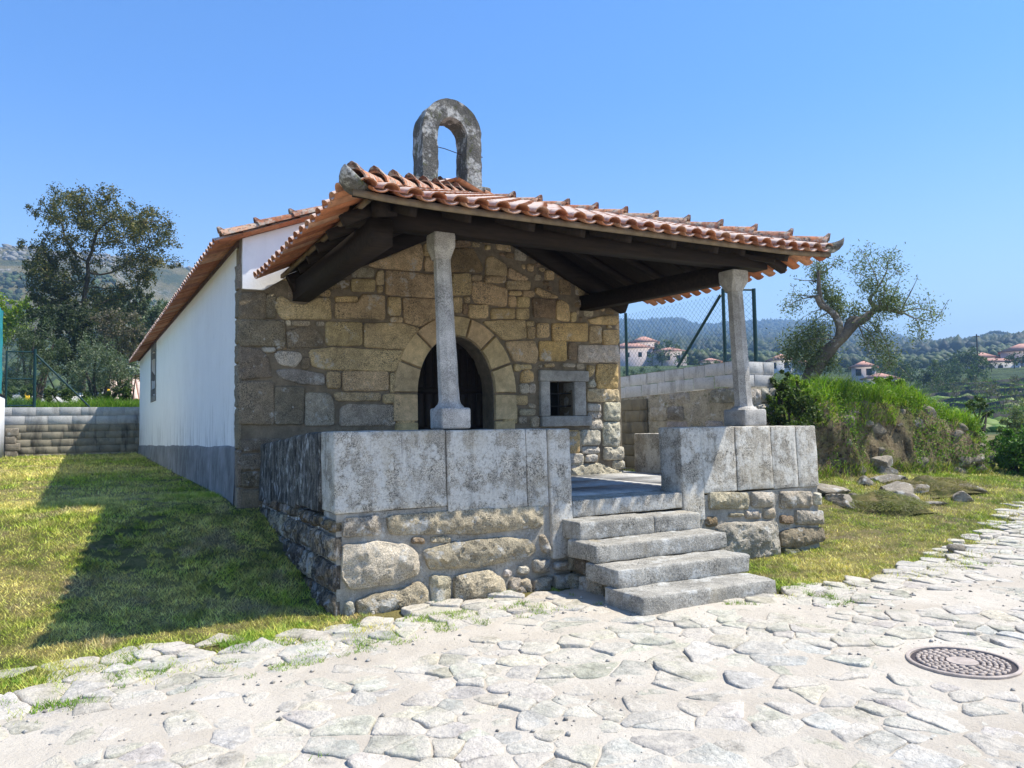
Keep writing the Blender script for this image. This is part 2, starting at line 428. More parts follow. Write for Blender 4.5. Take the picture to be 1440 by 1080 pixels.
# ground
def patch(g):
    """green or straw, by place"""
    a = g.noise(.55, 4, .6); b = g.noise(3.3, 5, .65)
    return g.ramp(g.math('ADD', g.math('MULTIPLY', a, .55), g.math('MULTIPLY', b, .45)), [(.43, 0.0), (.50, .5), (.57, 1.0)])
g = G('turf')
p_ = patch(g)
c = g.mix(p_, (.060, .068, .014), (.20, .165, .06))
c = g.mix(g.ramp(g.noise(1.3, 5, .7), [(.54, 0.0), (.64, .85)]), c, (.19, .145, .08))
c = g.mix(1.0, c, g.ramp(g.noise(70, 3, .7), [(.3, .55), (.7, 1.35)]), 'MULTIPLY')
M['turf'] = g.done(c, g.bump(g.noise(50, 5, .7), 1.0, .02), 1.0)
def leafmat(name, trans=.35, attr=True, base=(.1, .15, .03), patchy=False, dry=(.58, .51, .165), fresh=(.26, .34, .035), spec=.25, tr_col=(.9, 1.15, .45)):
    g = G(name)
    c = g.attr() if attr else base
    if patchy: c = g.mix(1.0, g.mix(g.ramp(g.noise(1.3, 5, .7), [(.54, 0.0), (.64, .85)]), g.mix(patch(g), fresh, dry), (.40, .32, .18)), c, 'MULTIPLY')
    g.set(g.b.inputs['Base Color'], c); g.b.inputs['Roughness'].default_value = .6; g.b.inputs['Specular IOR Level'].default_value = spec
    t = g.n('ShaderNodeBsdfTranslucent'); g.set(t.inputs['Color'], g.mix(1.0, c, tr_col, 'MULTIPLY'))
    mx = g.n('ShaderNodeMixShader'); mx.inputs[0].default_value = trans
    g.nt.links.new(g.b.outputs[0], mx.inputs[1]); g.nt.links.new(t.outputs[0], mx.inputs[2]); g.nt.links.new(mx.outputs[0], g.out.inputs[0])
    return g.m
M['lawn_blade'] = leafmat('mown_grass', .18, patchy=True)
M['blade'] = leafmat('grass_blade', .4)
M['leaf'] = leafmat('leaf', .3)
M['bark'] = granite('bark', (.075, .06, .045), .0, .4, .3, bumpd=.03)
M['olive_bark'] = granite('olive_bark', (.20, .175, .14), .1, .45, .3, bumpd=.04)

g = G('road_dust')
c = g.mix(g.ramp(g.noise(1.1, 5, .6), [(.3, 0.0), (.7, 1.0)]), (.44, .385, .31), (.59, .535, .45))
c = g.mix(g.ramp(g.noise(38, 4, .75), [(.57, 0.0), (.70, .5)]), c, (.30, .265, .22))
M['dust'] = g.done(c, g.bump(g.noise(28, 6, .75), .8, .02), .95)
g = G('cobble')
c = g.mix(1.0, g.attr(), g.ramp(g.noise(7, 5, .65), [(.3, .68), (.7, 1.2)]), 'MULTIPLY')
c = g.mix(1.0, c, g.ramp(g.noise(32, 4, .7), [(.32, .72), (.66, 1.18)]), 'MULTIPLY')
c = g.mix(g.ramp(g.noise(3.2, 5, .7), [(.44, 0.0), (.58, .85)]), c, (.56, .51, .43))
c = g.mix(g.ramp(g.noise(90, 2, .6), [(.58, 0.0), (.68, .45)]), c, (.22, .21, .20))
M['cobble'] = g.done(c, g.bump(g.noise(60, 4, .7), .5, .008, g.bump(g.noise(11, 6, .7), 1.0, .035)), .92)
g = G('bank_earth')
c = g.mix(g.ramp(g.noise(4, 6, .7), [(.34, 0.0), (.60, 1.0)]), (.09, .065, .035), (.36, .28, .16))
c = g.mix(g.ramp(g.noise(2.0, 5, .7), [(.50, 0.0), (.62, .8)]), c, (.13, .15, .035))
c = g.mix(g.ramp(g.noise(9, 4, .7), [(.34, .9), (.46, 0.0)]), c, (.03, .022, .012))
M['bank'] = g.done(c, g.bump(g.noise(10, 6, .75), 1.0, .15), 1.0)
g = G('meadow')
c = g.mix(g.ramp(g.noise(.5, 5, .65), [(.35, 0.0), (.65, 1.0)]), (.06, .11, .015), (.16, .21, .04))
M['meadow'] = g.done(c, g.bump(g.noise(9, 5), 1, .1), 1)

def hillmat(name, kind):
    g = G(name); a = g.noise(.012, 6, .65); b = g.noise(.05, 6, .7); d = g.noise(.3, 5, .7)
    if kind == 'rock':
        c = g.mix(g.ramp(a, [(.35, 0.0), (.6, 1.0)]), (.095, .088, .036), (.18, .15, .066))
        c = g.mix(g.ramp(b, [(.48, 0.0), (.60, .9)]), c, (.045, .06, .022))
        rk = g.math('MULTIPLY', g.ramp(g.noise(.022, 6, .7), [(.56, 0.0), (.64, 1.0)]), g.ramp(d, [(.46, 0.0), (.56, 1.0)]))
        c = g.mix(rk, c, (.28, .265, .24))
    else:
        c = g.mix(g.ramp(b, [(.35, 0.0), (.65, 1.0)]), (.03, .05, .018), (.08, .115, .035))
        c = g.mix(g.ramp(a, [(.55, 0.0), (.68, .8)]), c, (.11, .15, .045))
        c = g.mix(1.0, c, g.ramp(d, [(.3, .6), (.7, 1.4)]), 'MULTIPLY')
    return g.done(c, g.bump(d, 1, 3.0), 1.0)
M['mountain'] = hillmat('heath_and_rock', 'rock'); M['hill'] = hillmat('wooded_slope', 'wood')
FRONT_STONES=[('d',-0.34,3.23,-0.03,3.26,-0.03,2.94,-0.34,2.92),('t',0.11,3.20,0.17,3.23,0.31,3.14,0.46,3.14,0.60,3.23,0.76,3.25,0.78,2.98,0.17,2.95,0.09,3.08),('d',-0.02,3.24,0.09,3.25,0.09,2.96,-0.02,2.95),('d',-0.33,2.91,0.20,2.93,0.20,2.62,-0.33,2.60),('g',0.22,2.93,0.27,2.93,0.27,2.87,0.22,2.87),('g',0.29,2.92,0.51,2.93,0.51,2.88,0.29,2.87),('g',0.60,2.93,0.69,2.93,0.69,2.89,0.60,2.89),('d',0.23,2.80,0.38,2.85,0.57,2.85,0.67,2.74,0.67,2.63,0.24,2.59),('t',0.72,2.93,1.19,2.95,1.18,2.66,0.72,2.64),('t',1.22,2.94,1.71,2.97,1.99,2.91,1.78,2.63,1.22,2.64),('d',-0.33,2.58,-0.11,2.56,-0.01,2.46,0.05,2.23,-0.33,2.20),('w',0.07,2.52,0.16,2.55,0.39,2.53,0.41,2.46,0.32,2.36,0.14,2.39),('d',0.41,2.47,0.50,2.48,0.49,2.34,0.41,2.34),('t',0.50,2.56,0.78,2.61,1.76,2.60,1.67,2.33,0.67,2.34,0.53,2.39),('e',0.09,2.31,0.29,2.33,0.69,2.27,0.69,2.13,0.39,2.15,0.14,2.23),('t',0.73,2.30,0.89,2.30,0.89,2.10,0.73,2.10),('t',0.93,2.31,1.54,2.32,1.54,2.08,0.93,2.07),('t',1.57,2.30,1.65,2.30,1.64,2.05,1.57,2.05),('d',-0.33,2.16,0.06,2.17,0.06,1.65,-0.33,1.66),('d',0.08,2.11,0.43,2.11,0.42,1.65,0.08,1.65),('g',0.46,2.03,0.76,2.03,0.81,1.87,0.81,1.63,0.45,1.63),('t',0.81,2.04,1.43,2.03,1.43,1.94,0.84,1.94),('g',0.90,1.85,1.01,1.89,1.63,1.87,1.63,1.62,0.89,1.62),('t',1.47,2.02,1.91,2.02,1.91,1.91,1.47,1.91),('t',1.67,1.88,1.90,1.88,1.90,1.60,1.67,1.60),('g',-0.07,2.59,0.08,2.59,0.08,2.54,-0.07,2.54),('b',0.11,2.60,0.22,2.61,0.22,2.57,0.11,2.57),('t',1.28,3.72,2.01,4.08,2.06,3.95,2.02,3.71,1.65,3.70,1.38,3.70),('t',2.07,4.07,2.48,4.11,2.48,3.96,2.07,3.92),('t',2.09,3.90,2.44,3.93,2.43,3.74,2.08,3.71),('g',1.06,3.64,1.11,3.64,1.11,3.55,1.06,3.55),('g',1.13,3.66,1.35,3.68,1.35,3.57,1.13,3.55),('t',1.05,3.51,1.37,3.53,1.36,3.38,1.05,3.36),('t',1.40,3.65,1.49,3.66,1.49,3.47,1.39,3.47),('t',1.41,3.44,1.47,3.45,1.47,3.38,1.41,3.37),('t',1.53,3.66,1.68,3.67,2.18,3.66,2.44,3.69,2.43,3.39,2.19,3.35,1.52,3.35),('b',0.71,3.47,1.02,3.49,1.02,3.39,0.71,3.37),('t',0.64,3.34,0.77,3.35,0.77,3.28,0.64,3.27),('t',0.84,3.27,1.13,3.29,1.13,3.23,0.84,3.21),('t',0.84,3.18,1.13,3.21,1.20,3.32,1.49,3.33,1.50,3.02,0.84,3.00),('t',1.55,3.31,1.72,3.32,1.72,3.08,1.55,3.07),('t',1.58,3.04,1.75,3.05,1.75,2.99,1.58,2.98),('t',1.76,3.31,2.19,3.32,2.42,3.31,2.42,3.16,2.21,3.05,2.01,2.95,1.78,2.99),('b',2.54,4.16,2.77,4.19,2.77,4.11,2.54,4.09),('b',2.46,4.05,2.82,4.08,2.97,3.82,2.95,3.77,2.46,3.73),('t',3.03,3.96,3.13,4.01,3.35,3.89,3.35,3.74,3.01,3.73),('t',3.40,3.86,3.72,3.72,3.53,3.69,3.37,3.73),('t',2.48,3.70,2.77,3.72,2.77,3.43,2.48,3.41),('t',2.80,3.70,2.95,3.72,2.94,3.64,2.80,3.63),('t',3.00,3.70,3.33,3.73,3.32,3.64,3.00,3.62),('t',2.80,3.60,2.94,3.62,3.35,3.55,3.34,3.30,2.83,3.32,2.80,3.43),('t',3.35,3.66,3.74,3.69,3.74,3.57,3.35,3.55),('t',3.86,3.61,4.24,3.49,4.02,3.45,3.83,3.54),('t',3.39,3.52,3.59,3.53,3.59,3.48,3.39,3.47),('t',3.62,3.54,3.81,3.55,3.81,3.47,3.62,3.45),('t',3.39,3.44,3.50,3.45,3.50,3.30,3.39,3.29),('t',3.53,3.44,3.72,3.45,3.72,3.31,3.52,3.30),('b',3.78,3.44,4.17,3.45,4.16,3.17,3.80,3.17),('t',4.20,3.44,4.29,3.45,4.41,3.38,4.42,3.14,4.19,3.15),('t',2.51,3.37,2.63,3.37,2.62,3.17,2.51,3.16),('t',2.68,3.39,2.76,3.39,2.75,3.32,2.68,3.32),('b',2.65,3.29,2.72,3.29,2.71,3.15,2.65,3.15),('t',2.74,3.28,3.04,3.30,3.03,3.12,2.74,3.10),('t',3.10,3.25,3.48,3.27,3.47,3.13,3.09,3.11),('t',3.51,3.27,3.72,3.28,3.72,3.14,3.51,3.13),('t',2.96,3.06,3.64,3.11,3.65,2.85,3.29,2.81,3.11,2.94),('t',3.67,3.09,3.80,3.10,3.80,3.04,3.67,3.03),('t',3.68,3.01,3.81,3.02,3.81,2.86,3.68,2.85),('t',3.85,3.07,4.05,3.08,4.05,2.88,3.84,2.87),('o',4.12,3.08,4.75,3.12,4.74,2.85,4.12,2.83),('t',4.80,3.08,5.01,3.09,5.00,2.83,4.79,2.82),('t',5.04,3.02,5.34,3.04,5.33,2.82,5.04,2.81),('t',4.76,3.18,5.10,3.25,5.33,3.26,5.33,3.13,4.83,3.12),('t',4.46,3.27,4.55,3.28,4.55,3.14,4.45,3.13),('t',3.32,2.78,3.79,2.81,3.86,2.65,3.83,2.49,3.44,2.52),('o',3.89,2.81,4.36,2.83,4.35,2.54,3.89,2.53),('b',4.40,2.80,4.54,2.80,4.53,2.56,4.39,2.56),('w',4.57,2.77,5.33,2.80,5.32,2.54,4.57,2.52),('o',4.91,2.49,5.31,2.50,5.30,2.13,4.90,2.13),('t',4.73,2.48,4.86,2.47,4.84,2.35,4.73,2.29),('w',4.73,2.21,4.82,2.28,4.90,2.18,4.85,2.15,4.74,2.15),('t',4.72,2.11,5.31,2.11,5.31,1.93,4.71,1.93),('t',3.45,2.46,3.55,2.46,3.55,2.37,3.45,2.37),('t',3.57,2.46,3.74,2.46,3.74,2.40,3.57,2.40),('t',3.97,2.48,4.14,2.48,4.14,2.44,3.97,2.44),('g',4.29,2.49,4.51,2.49,4.50,2.44,4.28,2.44),('g',4.53,2.49,4.67,2.50,4.67,2.42,4.53,2.42),('o',3.56,2.33,3.67,2.39,3.76,2.35,3.78,2.22,3.56,2.20),('g',3.54,2.18,3.69,2.18,3.69,2.05,3.54,2.05),('g',3.71,2.18,3.80,2.18,3.80,2.05,3.70,2.05),('t',3.28,2.01,3.66,2.01,3.66,1.89,3.28,1.89),('t',3.27,1.86,3.49,1.86,3.48,1.61,3.26,1.61),('g',3.68,1.89,3.79,1.88,3.79,1.83,3.68,1.83),('g',3.52,1.81,3.79,1.81,3.79,1.73,3.52,1.73),('g',3.51,1.70,3.64,1.70,3.63,1.61,3.51,1.61),('g',3.72,1.70,3.85,1.70,3.85,1.56,3.72,1.56),('w',4.72,1.88,4.95,1.88,4.95,1.77,4.72,1.78),('w',4.74,1.76,4.96,1.75,4.96,1.67,4.74,1.67),('w',4.76,1.64,4.98,1.64,4.98,1.51,4.76,1.51),('w',5.04,1.91,5.33,1.91,5.32,1.63,5.03,1.64),('w',5.01,1.60,5.33,1.60,5.31,1.23,5.00,1.24),('o',4.35,1.49,4.56,1.49,4.55,1.15,4.34,1.16),('w',4.60,1.49,4.94,1.49,4.93,1.27,4.59,1.27),('w',4.61,1.24,4.92,1.23,4.92,1.14,4.61,1.15),('w',4.66,1.11,4.87,1.11,4.87,1.01,4.65,1.02),('w',4.35,1.12,4.62,1.11,4.62,0.97,4.35,0.98),('w',5.00,1.22,5.38,1.21,5.37,1.02,5.00,1.04),('w',5.18,1.01,5.39,1.00,5.39,0.88,5.18,0.89),('w',4.38,0.91,4.60,0.97,4.91,0.98,5.20,0.87,5.37,0.85,5.39,0.73,5.36,0.61,4.38,0.66)]
PARAPET_STONES=[('g',-0.02,0.83,0.32,0.83,0.33,0.65,-0.04,0.66),('g',0.35,0.82,1.24,0.82,1.98,0.80,1.98,0.59,1.37,0.57,0.37,0.65),('b',0.59,0.61,0.72,0.60,0.72,0.53,0.59,0.54),('g',0.78,0.60,0.98,0.59,0.98,0.52,0.78,0.54),('w',-0.04,0.60,0.27,0.61,0.53,0.56,0.66,0.47,0.66,0.28,0.43,0.21,0.01,0.21,-0.05,0.35),('c',0.69,0.48,0.98,0.54,1.57,0.53,1.82,0.49,1.91,0.36,1.78,0.31,1.27,0.27,0.76,0.30),('c',0.07,0.13,0.26,0.16,0.52,0.18,0.66,0.23,0.75,0.14,0.75,-0.03,0.10,-0.05),('c',0.76,0.26,0.97,0.23,0.97,-0.05,0.75,-0.02),('g',1.00,0.23,1.27,0.25,1.37,0.26,1.52,0.14,1.54,-0.05,0.99,-0.04),('w',1.53,0.23,1.61,0.22,1.61,0.15,1.52,0.15),('g',1.59,0.13,1.69,0.15,1.77,-0.06,1.56,-0.04),('w',1.67,0.25,1.81,0.23,1.80,0.15,1.67,0.17),('g',1.84,0.30,2.03,0.28,2.03,0.14,1.84,0.16),('g',1.92,0.52,1.99,0.53,2.06,0.35,1.95,0.33),('g',1.83,0.10,2.04,0.12,2.03,-0.04,1.81,-0.06),('g',2.07,0.25,2.28,0.23,2.28,0.13,2.07,0.16),('g',2.06,0.13,2.30,0.10,2.30,-0.08,2.06,-0.05),('w',-0.02,0.13,0.06,0.12,0.06,-0.05,-0.02,-0.04),('g',1.65,0.11,1.80,0.13,1.81,-0.05,1.77,-0.03),('g',4.15,0.81,4.78,0.77,4.77,0.57,4.15,0.61),('g',4.81,0.77,5.20,0.75,5.19,0.56,4.81,0.59),('g',5.29,0.75,5.85,0.72,5.84,0.51,5.28,0.54),('w',5.88,0.70,6.01,0.69,6.00,0.53,5.87,0.54),('b',4.10,0.54,4.28,0.53,4.28,0.41,4.09,0.42),('g',4.45,0.55,4.69,0.54,4.68,0.49,4.45,0.50),('g',4.71,0.56,4.97,0.54,4.97,0.44,4.71,0.46),('g',5.00,0.57,5.20,0.56,5.20,0.43,5.00,0.44),('b',5.28,0.47,5.50,0.45,5.49,0.34,5.27,0.36),('g',5.54,0.51,6.04,0.47,6.03,0.29,5.53,0.33),('g',4.24,0.41,4.41,0.45,5.18,0.41,5.23,0.31,5.24,-0.00,4.81,-0.01,4.29,0.07,4.25,0.23),('d',5.26,0.27,5.60,0.30,6.04,0.26,6.04,0.09,5.59,0.05,5.26,0.09),('m',5.27,0.08,5.55,0.05,5.55,-0.03,5.27,-0.01),('m',5.59,0.04,6.00,0.00,6.00,-0.08,5.58,-0.04)]
# ------------------------------------------------------------------ the chapel
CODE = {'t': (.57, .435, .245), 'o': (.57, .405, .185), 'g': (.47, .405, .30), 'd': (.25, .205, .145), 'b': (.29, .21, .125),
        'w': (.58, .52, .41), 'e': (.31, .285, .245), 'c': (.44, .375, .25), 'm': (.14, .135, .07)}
def scol(code, v=.12):
    k = 1+random.uniform(-v, v); c = CODE[code]
    return (c[0]*k*(1+random.uniform(-.04, .04)), c[1]*k, c[2]*k*(1+random.uniform(-.08, .08)))
def pairs(t): return [(t[i], t[i+1]) for i in range(1, len(t), 2)]

chapel = thing('chapel', 'small stone chapel with whitewashed side, tiled porch roof on two columns and bell gable', 'chapel', (2.5, 3.0, 0.0))
WY = 3.12                                              # mortar face of the front wall
mapW = lambda u, v, d: np.stack([u, WY-d, v], -1)
RAKE = lambda x: 3.80+.385*(2.5+.55-abs(x-2.5))        # underside of the chapel tiles over the gable
AC, AZ = 2.535, 2.04                                   # arch centre and springing
def ell(a, b, t): return (AC+a*cos(t), AZ+b*sin(t))
N_A = 28
door_hole = [(AC+.575, .60)]+[ell(.575, .785, pi*i/N_A) for i in range(N_A+1)]+[(AC-.575, .60)]
win_hole = [(4.03, 1.715), (4.46, 1.715), (4.46, 2.225), (4.03, 2.225)]
outline = [(-.335, .3), (5.37, .3), (5.37, RAKE(5.37)), (2.5, RAKE(2.5)), (-.335, RAKE(-.335))]
mb = MB()
fill_poly(mb, [outline, door_hole, win_hole], mapW, mi=1)
strip(mb, door_hole, mapW, 0, -.5, mi=1); strip(mb, win_hole, mapW, 0, -.4, mi=1)
mb.box(-.335, -.15, WY+.004, WY+.20, .3, 3.80, mi=1)
mb.box(5.18, 5.37, WY+.004, WY+.40, .3, 3.80, mi=1)
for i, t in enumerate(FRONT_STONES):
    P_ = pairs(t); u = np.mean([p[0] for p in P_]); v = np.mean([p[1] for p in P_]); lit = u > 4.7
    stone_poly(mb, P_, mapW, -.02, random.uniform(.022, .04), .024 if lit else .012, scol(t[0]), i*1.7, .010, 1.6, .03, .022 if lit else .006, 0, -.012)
# small stones packed into what the mortar would otherwise leave blank
def inside(q, P):
    x, y = q; c = False
    for i in range(len(P)):
        (x0, y0), (x1, y1) = P[i-1], P[i]
        if (y0 > y) != (y1 > y) and x < (x1-x0)*(y-y0)/(y1-y0)+x0: c = not c
    return c
taken = [pairs(t) for t in FRONT_STONES]+[[(AC-.95, .6)]+[ell(.95, 1.09, pi-pi*i/12) for i in range(13)]+[(AC+.95, .6)], [(3.85, 1.54), (4.78, 1.54), (4.78, 2.40), (3.85, 2.40)]]
BB = [(min(p[0] for p in P), max(p[0] for p in P), min(p[1] for p in P), max(p[1] for p in P)) for P in taken]
for trial in range(7000):
    w_, h_ = (random.uniform(.16, .42), random.uniform(.12, .24)) if trial < 3500 else (random.uniform(.05, .17), random.uniform(.04, .11))
    u, v = random.uniform(-.28, 5.3-w_), random.uniform(1.5, 4.75)
    if trial >= 3500 and not (v > 3.4 or u > 3.6): continue
    if v+h_ > RAKE(u)-.12 or v+h_ > RAKE(u+w_)-.12: continue
    g_ = .012; ok = True
    for P, b in zip(taken, BB):
        if u+w_+g_ < b[0] or u-g_ > b[1] or v+h_+g_ < b[2] or v-g_ > b[3]: continue
        if any(inside((u-g_+(w_+2*g_)*i/4, v-g_+(h_+2*g_)*j/4), P) for i in range(5) for j in range(5)) or any(u-g_ < p[0] < u+w_+g_ and v-g_ < p[1] < v+h_+g_ for p in P): ok = False; break
    if not ok: continue
    j = lambda: random.uniform(-.012, .012)
    P = [(u+j(), v+j()), (u+w_+j(), v+j()), (u+w_+j(), v+h_+j()), (u+j(), v+h_+j())]; taken.append(P); BB.append((u, u+w_, v, v+h_))
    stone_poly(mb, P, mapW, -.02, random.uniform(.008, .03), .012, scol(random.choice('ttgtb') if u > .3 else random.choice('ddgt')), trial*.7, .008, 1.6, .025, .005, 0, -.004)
hidden = [p for p in courses(-.33, 1.62, .62, 1.50, (.2, .3))+courses(3.42, 4.62, .80, 1.50)]
for i, p in enumerate(hidden):
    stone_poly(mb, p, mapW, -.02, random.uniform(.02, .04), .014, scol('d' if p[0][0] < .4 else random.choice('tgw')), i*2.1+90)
# quoins seen end-on along the corner
mapQ = lambda u, v, d: np.stack([-.335-d, u, v], -1)
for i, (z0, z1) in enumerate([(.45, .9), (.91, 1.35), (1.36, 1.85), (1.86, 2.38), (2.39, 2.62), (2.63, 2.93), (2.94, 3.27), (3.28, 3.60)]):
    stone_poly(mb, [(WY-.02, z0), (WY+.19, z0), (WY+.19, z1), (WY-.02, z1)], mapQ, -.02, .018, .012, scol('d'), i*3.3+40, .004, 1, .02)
front_wall = part('front_wall', mb, [M['wall_stone'], M['mortar']], chapel, angle=40)

mb = MB()                                              # voussoirs, imposts and jambs
ang = [0, 24, 50, 76, 104, 130, 156, 180]
for i in range(7):
    a0, a1 = radians(ang[i]+.5), radians(ang[i+1]-.5)
    ts = np.linspace(a0, a1, 7)
    P_ = [ell(.935, 1.075, t) for t in ts]+[ell(.582, .79, t) for t in ts[::-1]]
    stone_poly(mb, P_, mapW, -.03, .048, .004, scol('t', .10), i*5.5, .003, 0, .018, 0, 0, .003)
for s in (-1, 1):
    for z0, z1, w in ((1.66, 2.03, .36), (1.30, 1.65, .33), (.84, 1.29, .42)):
        a, b = AC+s*.58, AC+s*(.58+w)
        stone_poly(mb, [(a, z0), (b, z0), (b, z1), (a, z1)], mapW, -.03, .044, .005, scol('t', .12), z0*7+s, .003, 1, .018, 0, 0, .004)
arch = part('door_arch', mb, M['arch_stone'], chapel, angle=40)

mb = MB()
dl = [(AC+.60, .80)]+[ell(.60, .81, pi*i/20) for i in range(21)]+[(AC-.60, .80)]
mapD = lambda u, v, d: np.stack([u, WY+.36-d, v], -1)
fill_poly(mb, [dl], mapD); strip(mb, dl, mapD, 0, -.05)
for i in range(9):
    x = AC-.54+i*.135; h = AZ+.785*sqrt(max(0, 1-((x-AC)/.6)**2))-.05
    mb.box(x-.055, x+.055, WY+.335, WY+.36-.002, .82, h)
for z in (1.0, 1.5, 2.05): mb.box(AC-.55, AC+.55, WY+.315, WY+.333, z, z+.09)
door = part('door', mb, M['door'], chapel)
mb = MB(); mb.tube([(AC+.07, WY+.31, 1.62), (AC+.07, WY+.26, 1.62), (AC+.16, WY+.26, 1.60)], .011, 8)
mb.box(AC+.035, AC+.105, WY+.300, WY+.314, 1.52, 1.70); part('handle', mb, M['iron'], door)

mb = MB()                                              # small barred opening
rbox(mb, 3.86, 4.73, WY-.062, WY+.12, 2.225, 2.385, .012, .08, .004)
rbox(mb, 3.87, 4.03, WY-.058, WY+.12, 1.712, 2.222, .012, .08, .004, seed=3)
rbox(mb, 4.46, 4.67, WY-.058, WY+.25, 1.712, 2.222, .012, .08, .004, seed=4)
rbox(mb, 3.88, 4.76, WY-.072, WY+.14, 1.555, 1.708, .016, .08, .006, seed=5)
bwin = part('barred_window', mb, M['frame'], chapel, angle=40)
for z in (1.86, 2.05):
    mb = MB(); mb.tube([(4.02, WY+.05, z), (4.25, WY+.055, z-.006), (4.475, WY+.05, z)], .011, 6); part('bar', mb, M['iron'], bwin, smooth=True)
mb = MB(); mb.tube([(4.24, WY+.06, 1.70), (4.24, WY+.06, 2.23)], .011, 6); part('bar', mb, M['iron'], bwin, smooth=True)
mb = MB(); mb.box(4.0, 4.5, WY+.36, WY+.40, 1.68, 2.26); part('interior_dark', mb, M['dark'], bwin)  # near-black panel standing in for the unlit inside behind the bars

# whitewashed nave: side, back and far side, with the window opening on the left
Y0, Y1 = 3.30, 20.75
PL = lambda y: 1.385-.0142*(y-3.2)                     # foot of the plaster
mapS = lambda u, v, d: np.stack([-.33-d, u, v], -1)
SW = [(14.85, 2.50), (16.05, 2.50), (16.05, 3.66), (14.85, 3.66)]
mb = MB()
fill_poly(mb, [[(Y0, PL(Y0)-.06), (Y1, PL(Y1)-.06), (Y1, 3.905), (Y0, 3.905)], SW], mapS); strip(mb, SW, mapS, 0, -.32)
mb.box(5.33, 5.365, WY+.42, Y1, .5, 3.905); mb.box(-.33, 5.365, Y1-.001, Y1+.03, .5, 3.9)
fill_poly(mb, [[(-.33, 3.9), (5.365, 3.9), (2.5, 4.98)]], lambda u, v, d: np.stack([u, np.full_like(u, Y1+.03), v], -1))
side_wall = part('side_wall', mb, M['white'], chapel)
mb = MB()
n = 60; yy = np.linspace(Y0-.02, Y1+.01, n)
V = []; Fq = []
for i, y in enumerate(yy):
    for k, (z, o) in enumerate(((.2, .055), (.75, .045), (PL(y)-.02, .022), (PL(y)+.004, .004), (PL(y)+.004, -.01))):
        V.append((-.33-o-.008*float(fbm2(y, z, 2.0, 3)), y, z+(.03*float(fbm2(y, 3.0, 1.6, 4, .6)) if k > 1 else 0)))
for i in range(n-1):
    for k in range(4): Fq.append((i*5+k, i*5+k+1, (i+1)*5+k+1, (i+1)*5+k))
mb.add(V, Fq); mb.box(-.36, -.33, Y0-.02, Y0-.012, .2, 1.38)
part('plinth', mb, M['plinth'], chapel, smooth=True)
mb = MB()
a, b = SW[0], SW[2]
for (y0, y1, z0, z1) in ((a[0]-.16, b[0]+.16, b[1], b[1]+.17), (a[0]-.16, b[0]+.16, a[1]-.15, a[1]), (a[0]-.16, a[0], a[1]+.002, b[1]-.002), (b[0], b[0]+.16, a[1]+.002, b[1]-.002)):
    rbox(mb, -.348, -.03, y0, y1, z0, z1, .008, .1, .003)
swin = part('side_window', mb, M['plinth'], chapel, angle=40)
mb = MB(); mb.box(-.12, -.10, a[0], b[0], a[1], b[1]); part('pane', mb, M['pane'], swin)
mb = MB()
for y in (a[0]+.3, a[0]+.6, a[0]+.9): mb.box(-.17, -.15, y-.012, y+.012, a[1], b[1])
for z in (2.85, 3.25): mb.box(-.165, -.155, a[0], b[0], z-.012, z+.012)
part('grille', mb, M['iron'], swin)

# white plaster on the gable above the porch roof
mb = MB()
for L in ([(-.31, 3.285), (-.06, 3.285), (.5, 3.66), (2.0, 4.56), (2.0, RAKE(2.0)), (.6, RAKE(.6)), (-.31, RAKE(-.31))],
          [(5.34, 3.62), (5.34, RAKE(5.34)), (3.0, RAKE(3.0)), (3.0, 4.62), (4.2, 4.12)]):
    mp = lambda u, v, d: np.stack([u, WY-.065-d+.006*fbm2(u, v, 3, 3), v], -1)
    fill_poly(mb, [L], mp); strip(mb, L, mp, 0, -.075)
part('gable_plaster', mb, M['white'], chapel)

# ------------------------------------------------------------------ tiles
TP = [(.42, .165, .078), (.46, .20, .10), (.37, .135, .065), (.50, .25, .14), (.44, .18, .085), (.34, .145, .085), (.48, .27, .17)]
def tcol():
    c = random.choice(TP); k = random.uniform(.85, 1.15); return (c[0]*k, c[1]*k, c[2]*k)
def half_tile(mb, o, e, s, n, length, w0, w1, h0, h1, up=1, seg=6, th=.014, col=None, lift=0.0):
    """one curved clay tile lying along s from its lower end; up = 1 cover, -1 channel"""
    a = np.linspace(0, pi, seg+1); V = []
    for (v, w, h, dn) in ((0, w0, h0, lift), (length, w1, h1, 0)):
        for t in (0, th):
            V.append(o+np.outer(np.cos(a)*(w/2-t), e)+np.outer(up*np.sin(a)*(h-t), n)+s*v+n*(dn if up > 0 else 0))
    V = np.concatenate(V); m = seg+1; k = np.arange(seg)
    Fo = np.stack([k, k+1, 2*m+k+1, 2*m+k], -1); Fi = np.stack([m+k, 3*m+k, 3*m+k+1, m+k+1], -1); Fe = np.stack([k, m+k, m+k+1, k+1], -1)
    if up < 0: Fo, Fi, Fe = Fo[:, ::-1], Fi[:, ::-1], Fe[:, ::-1]
    mb.add(V, np.concatenate([Fo, Fi, Fe]), col)
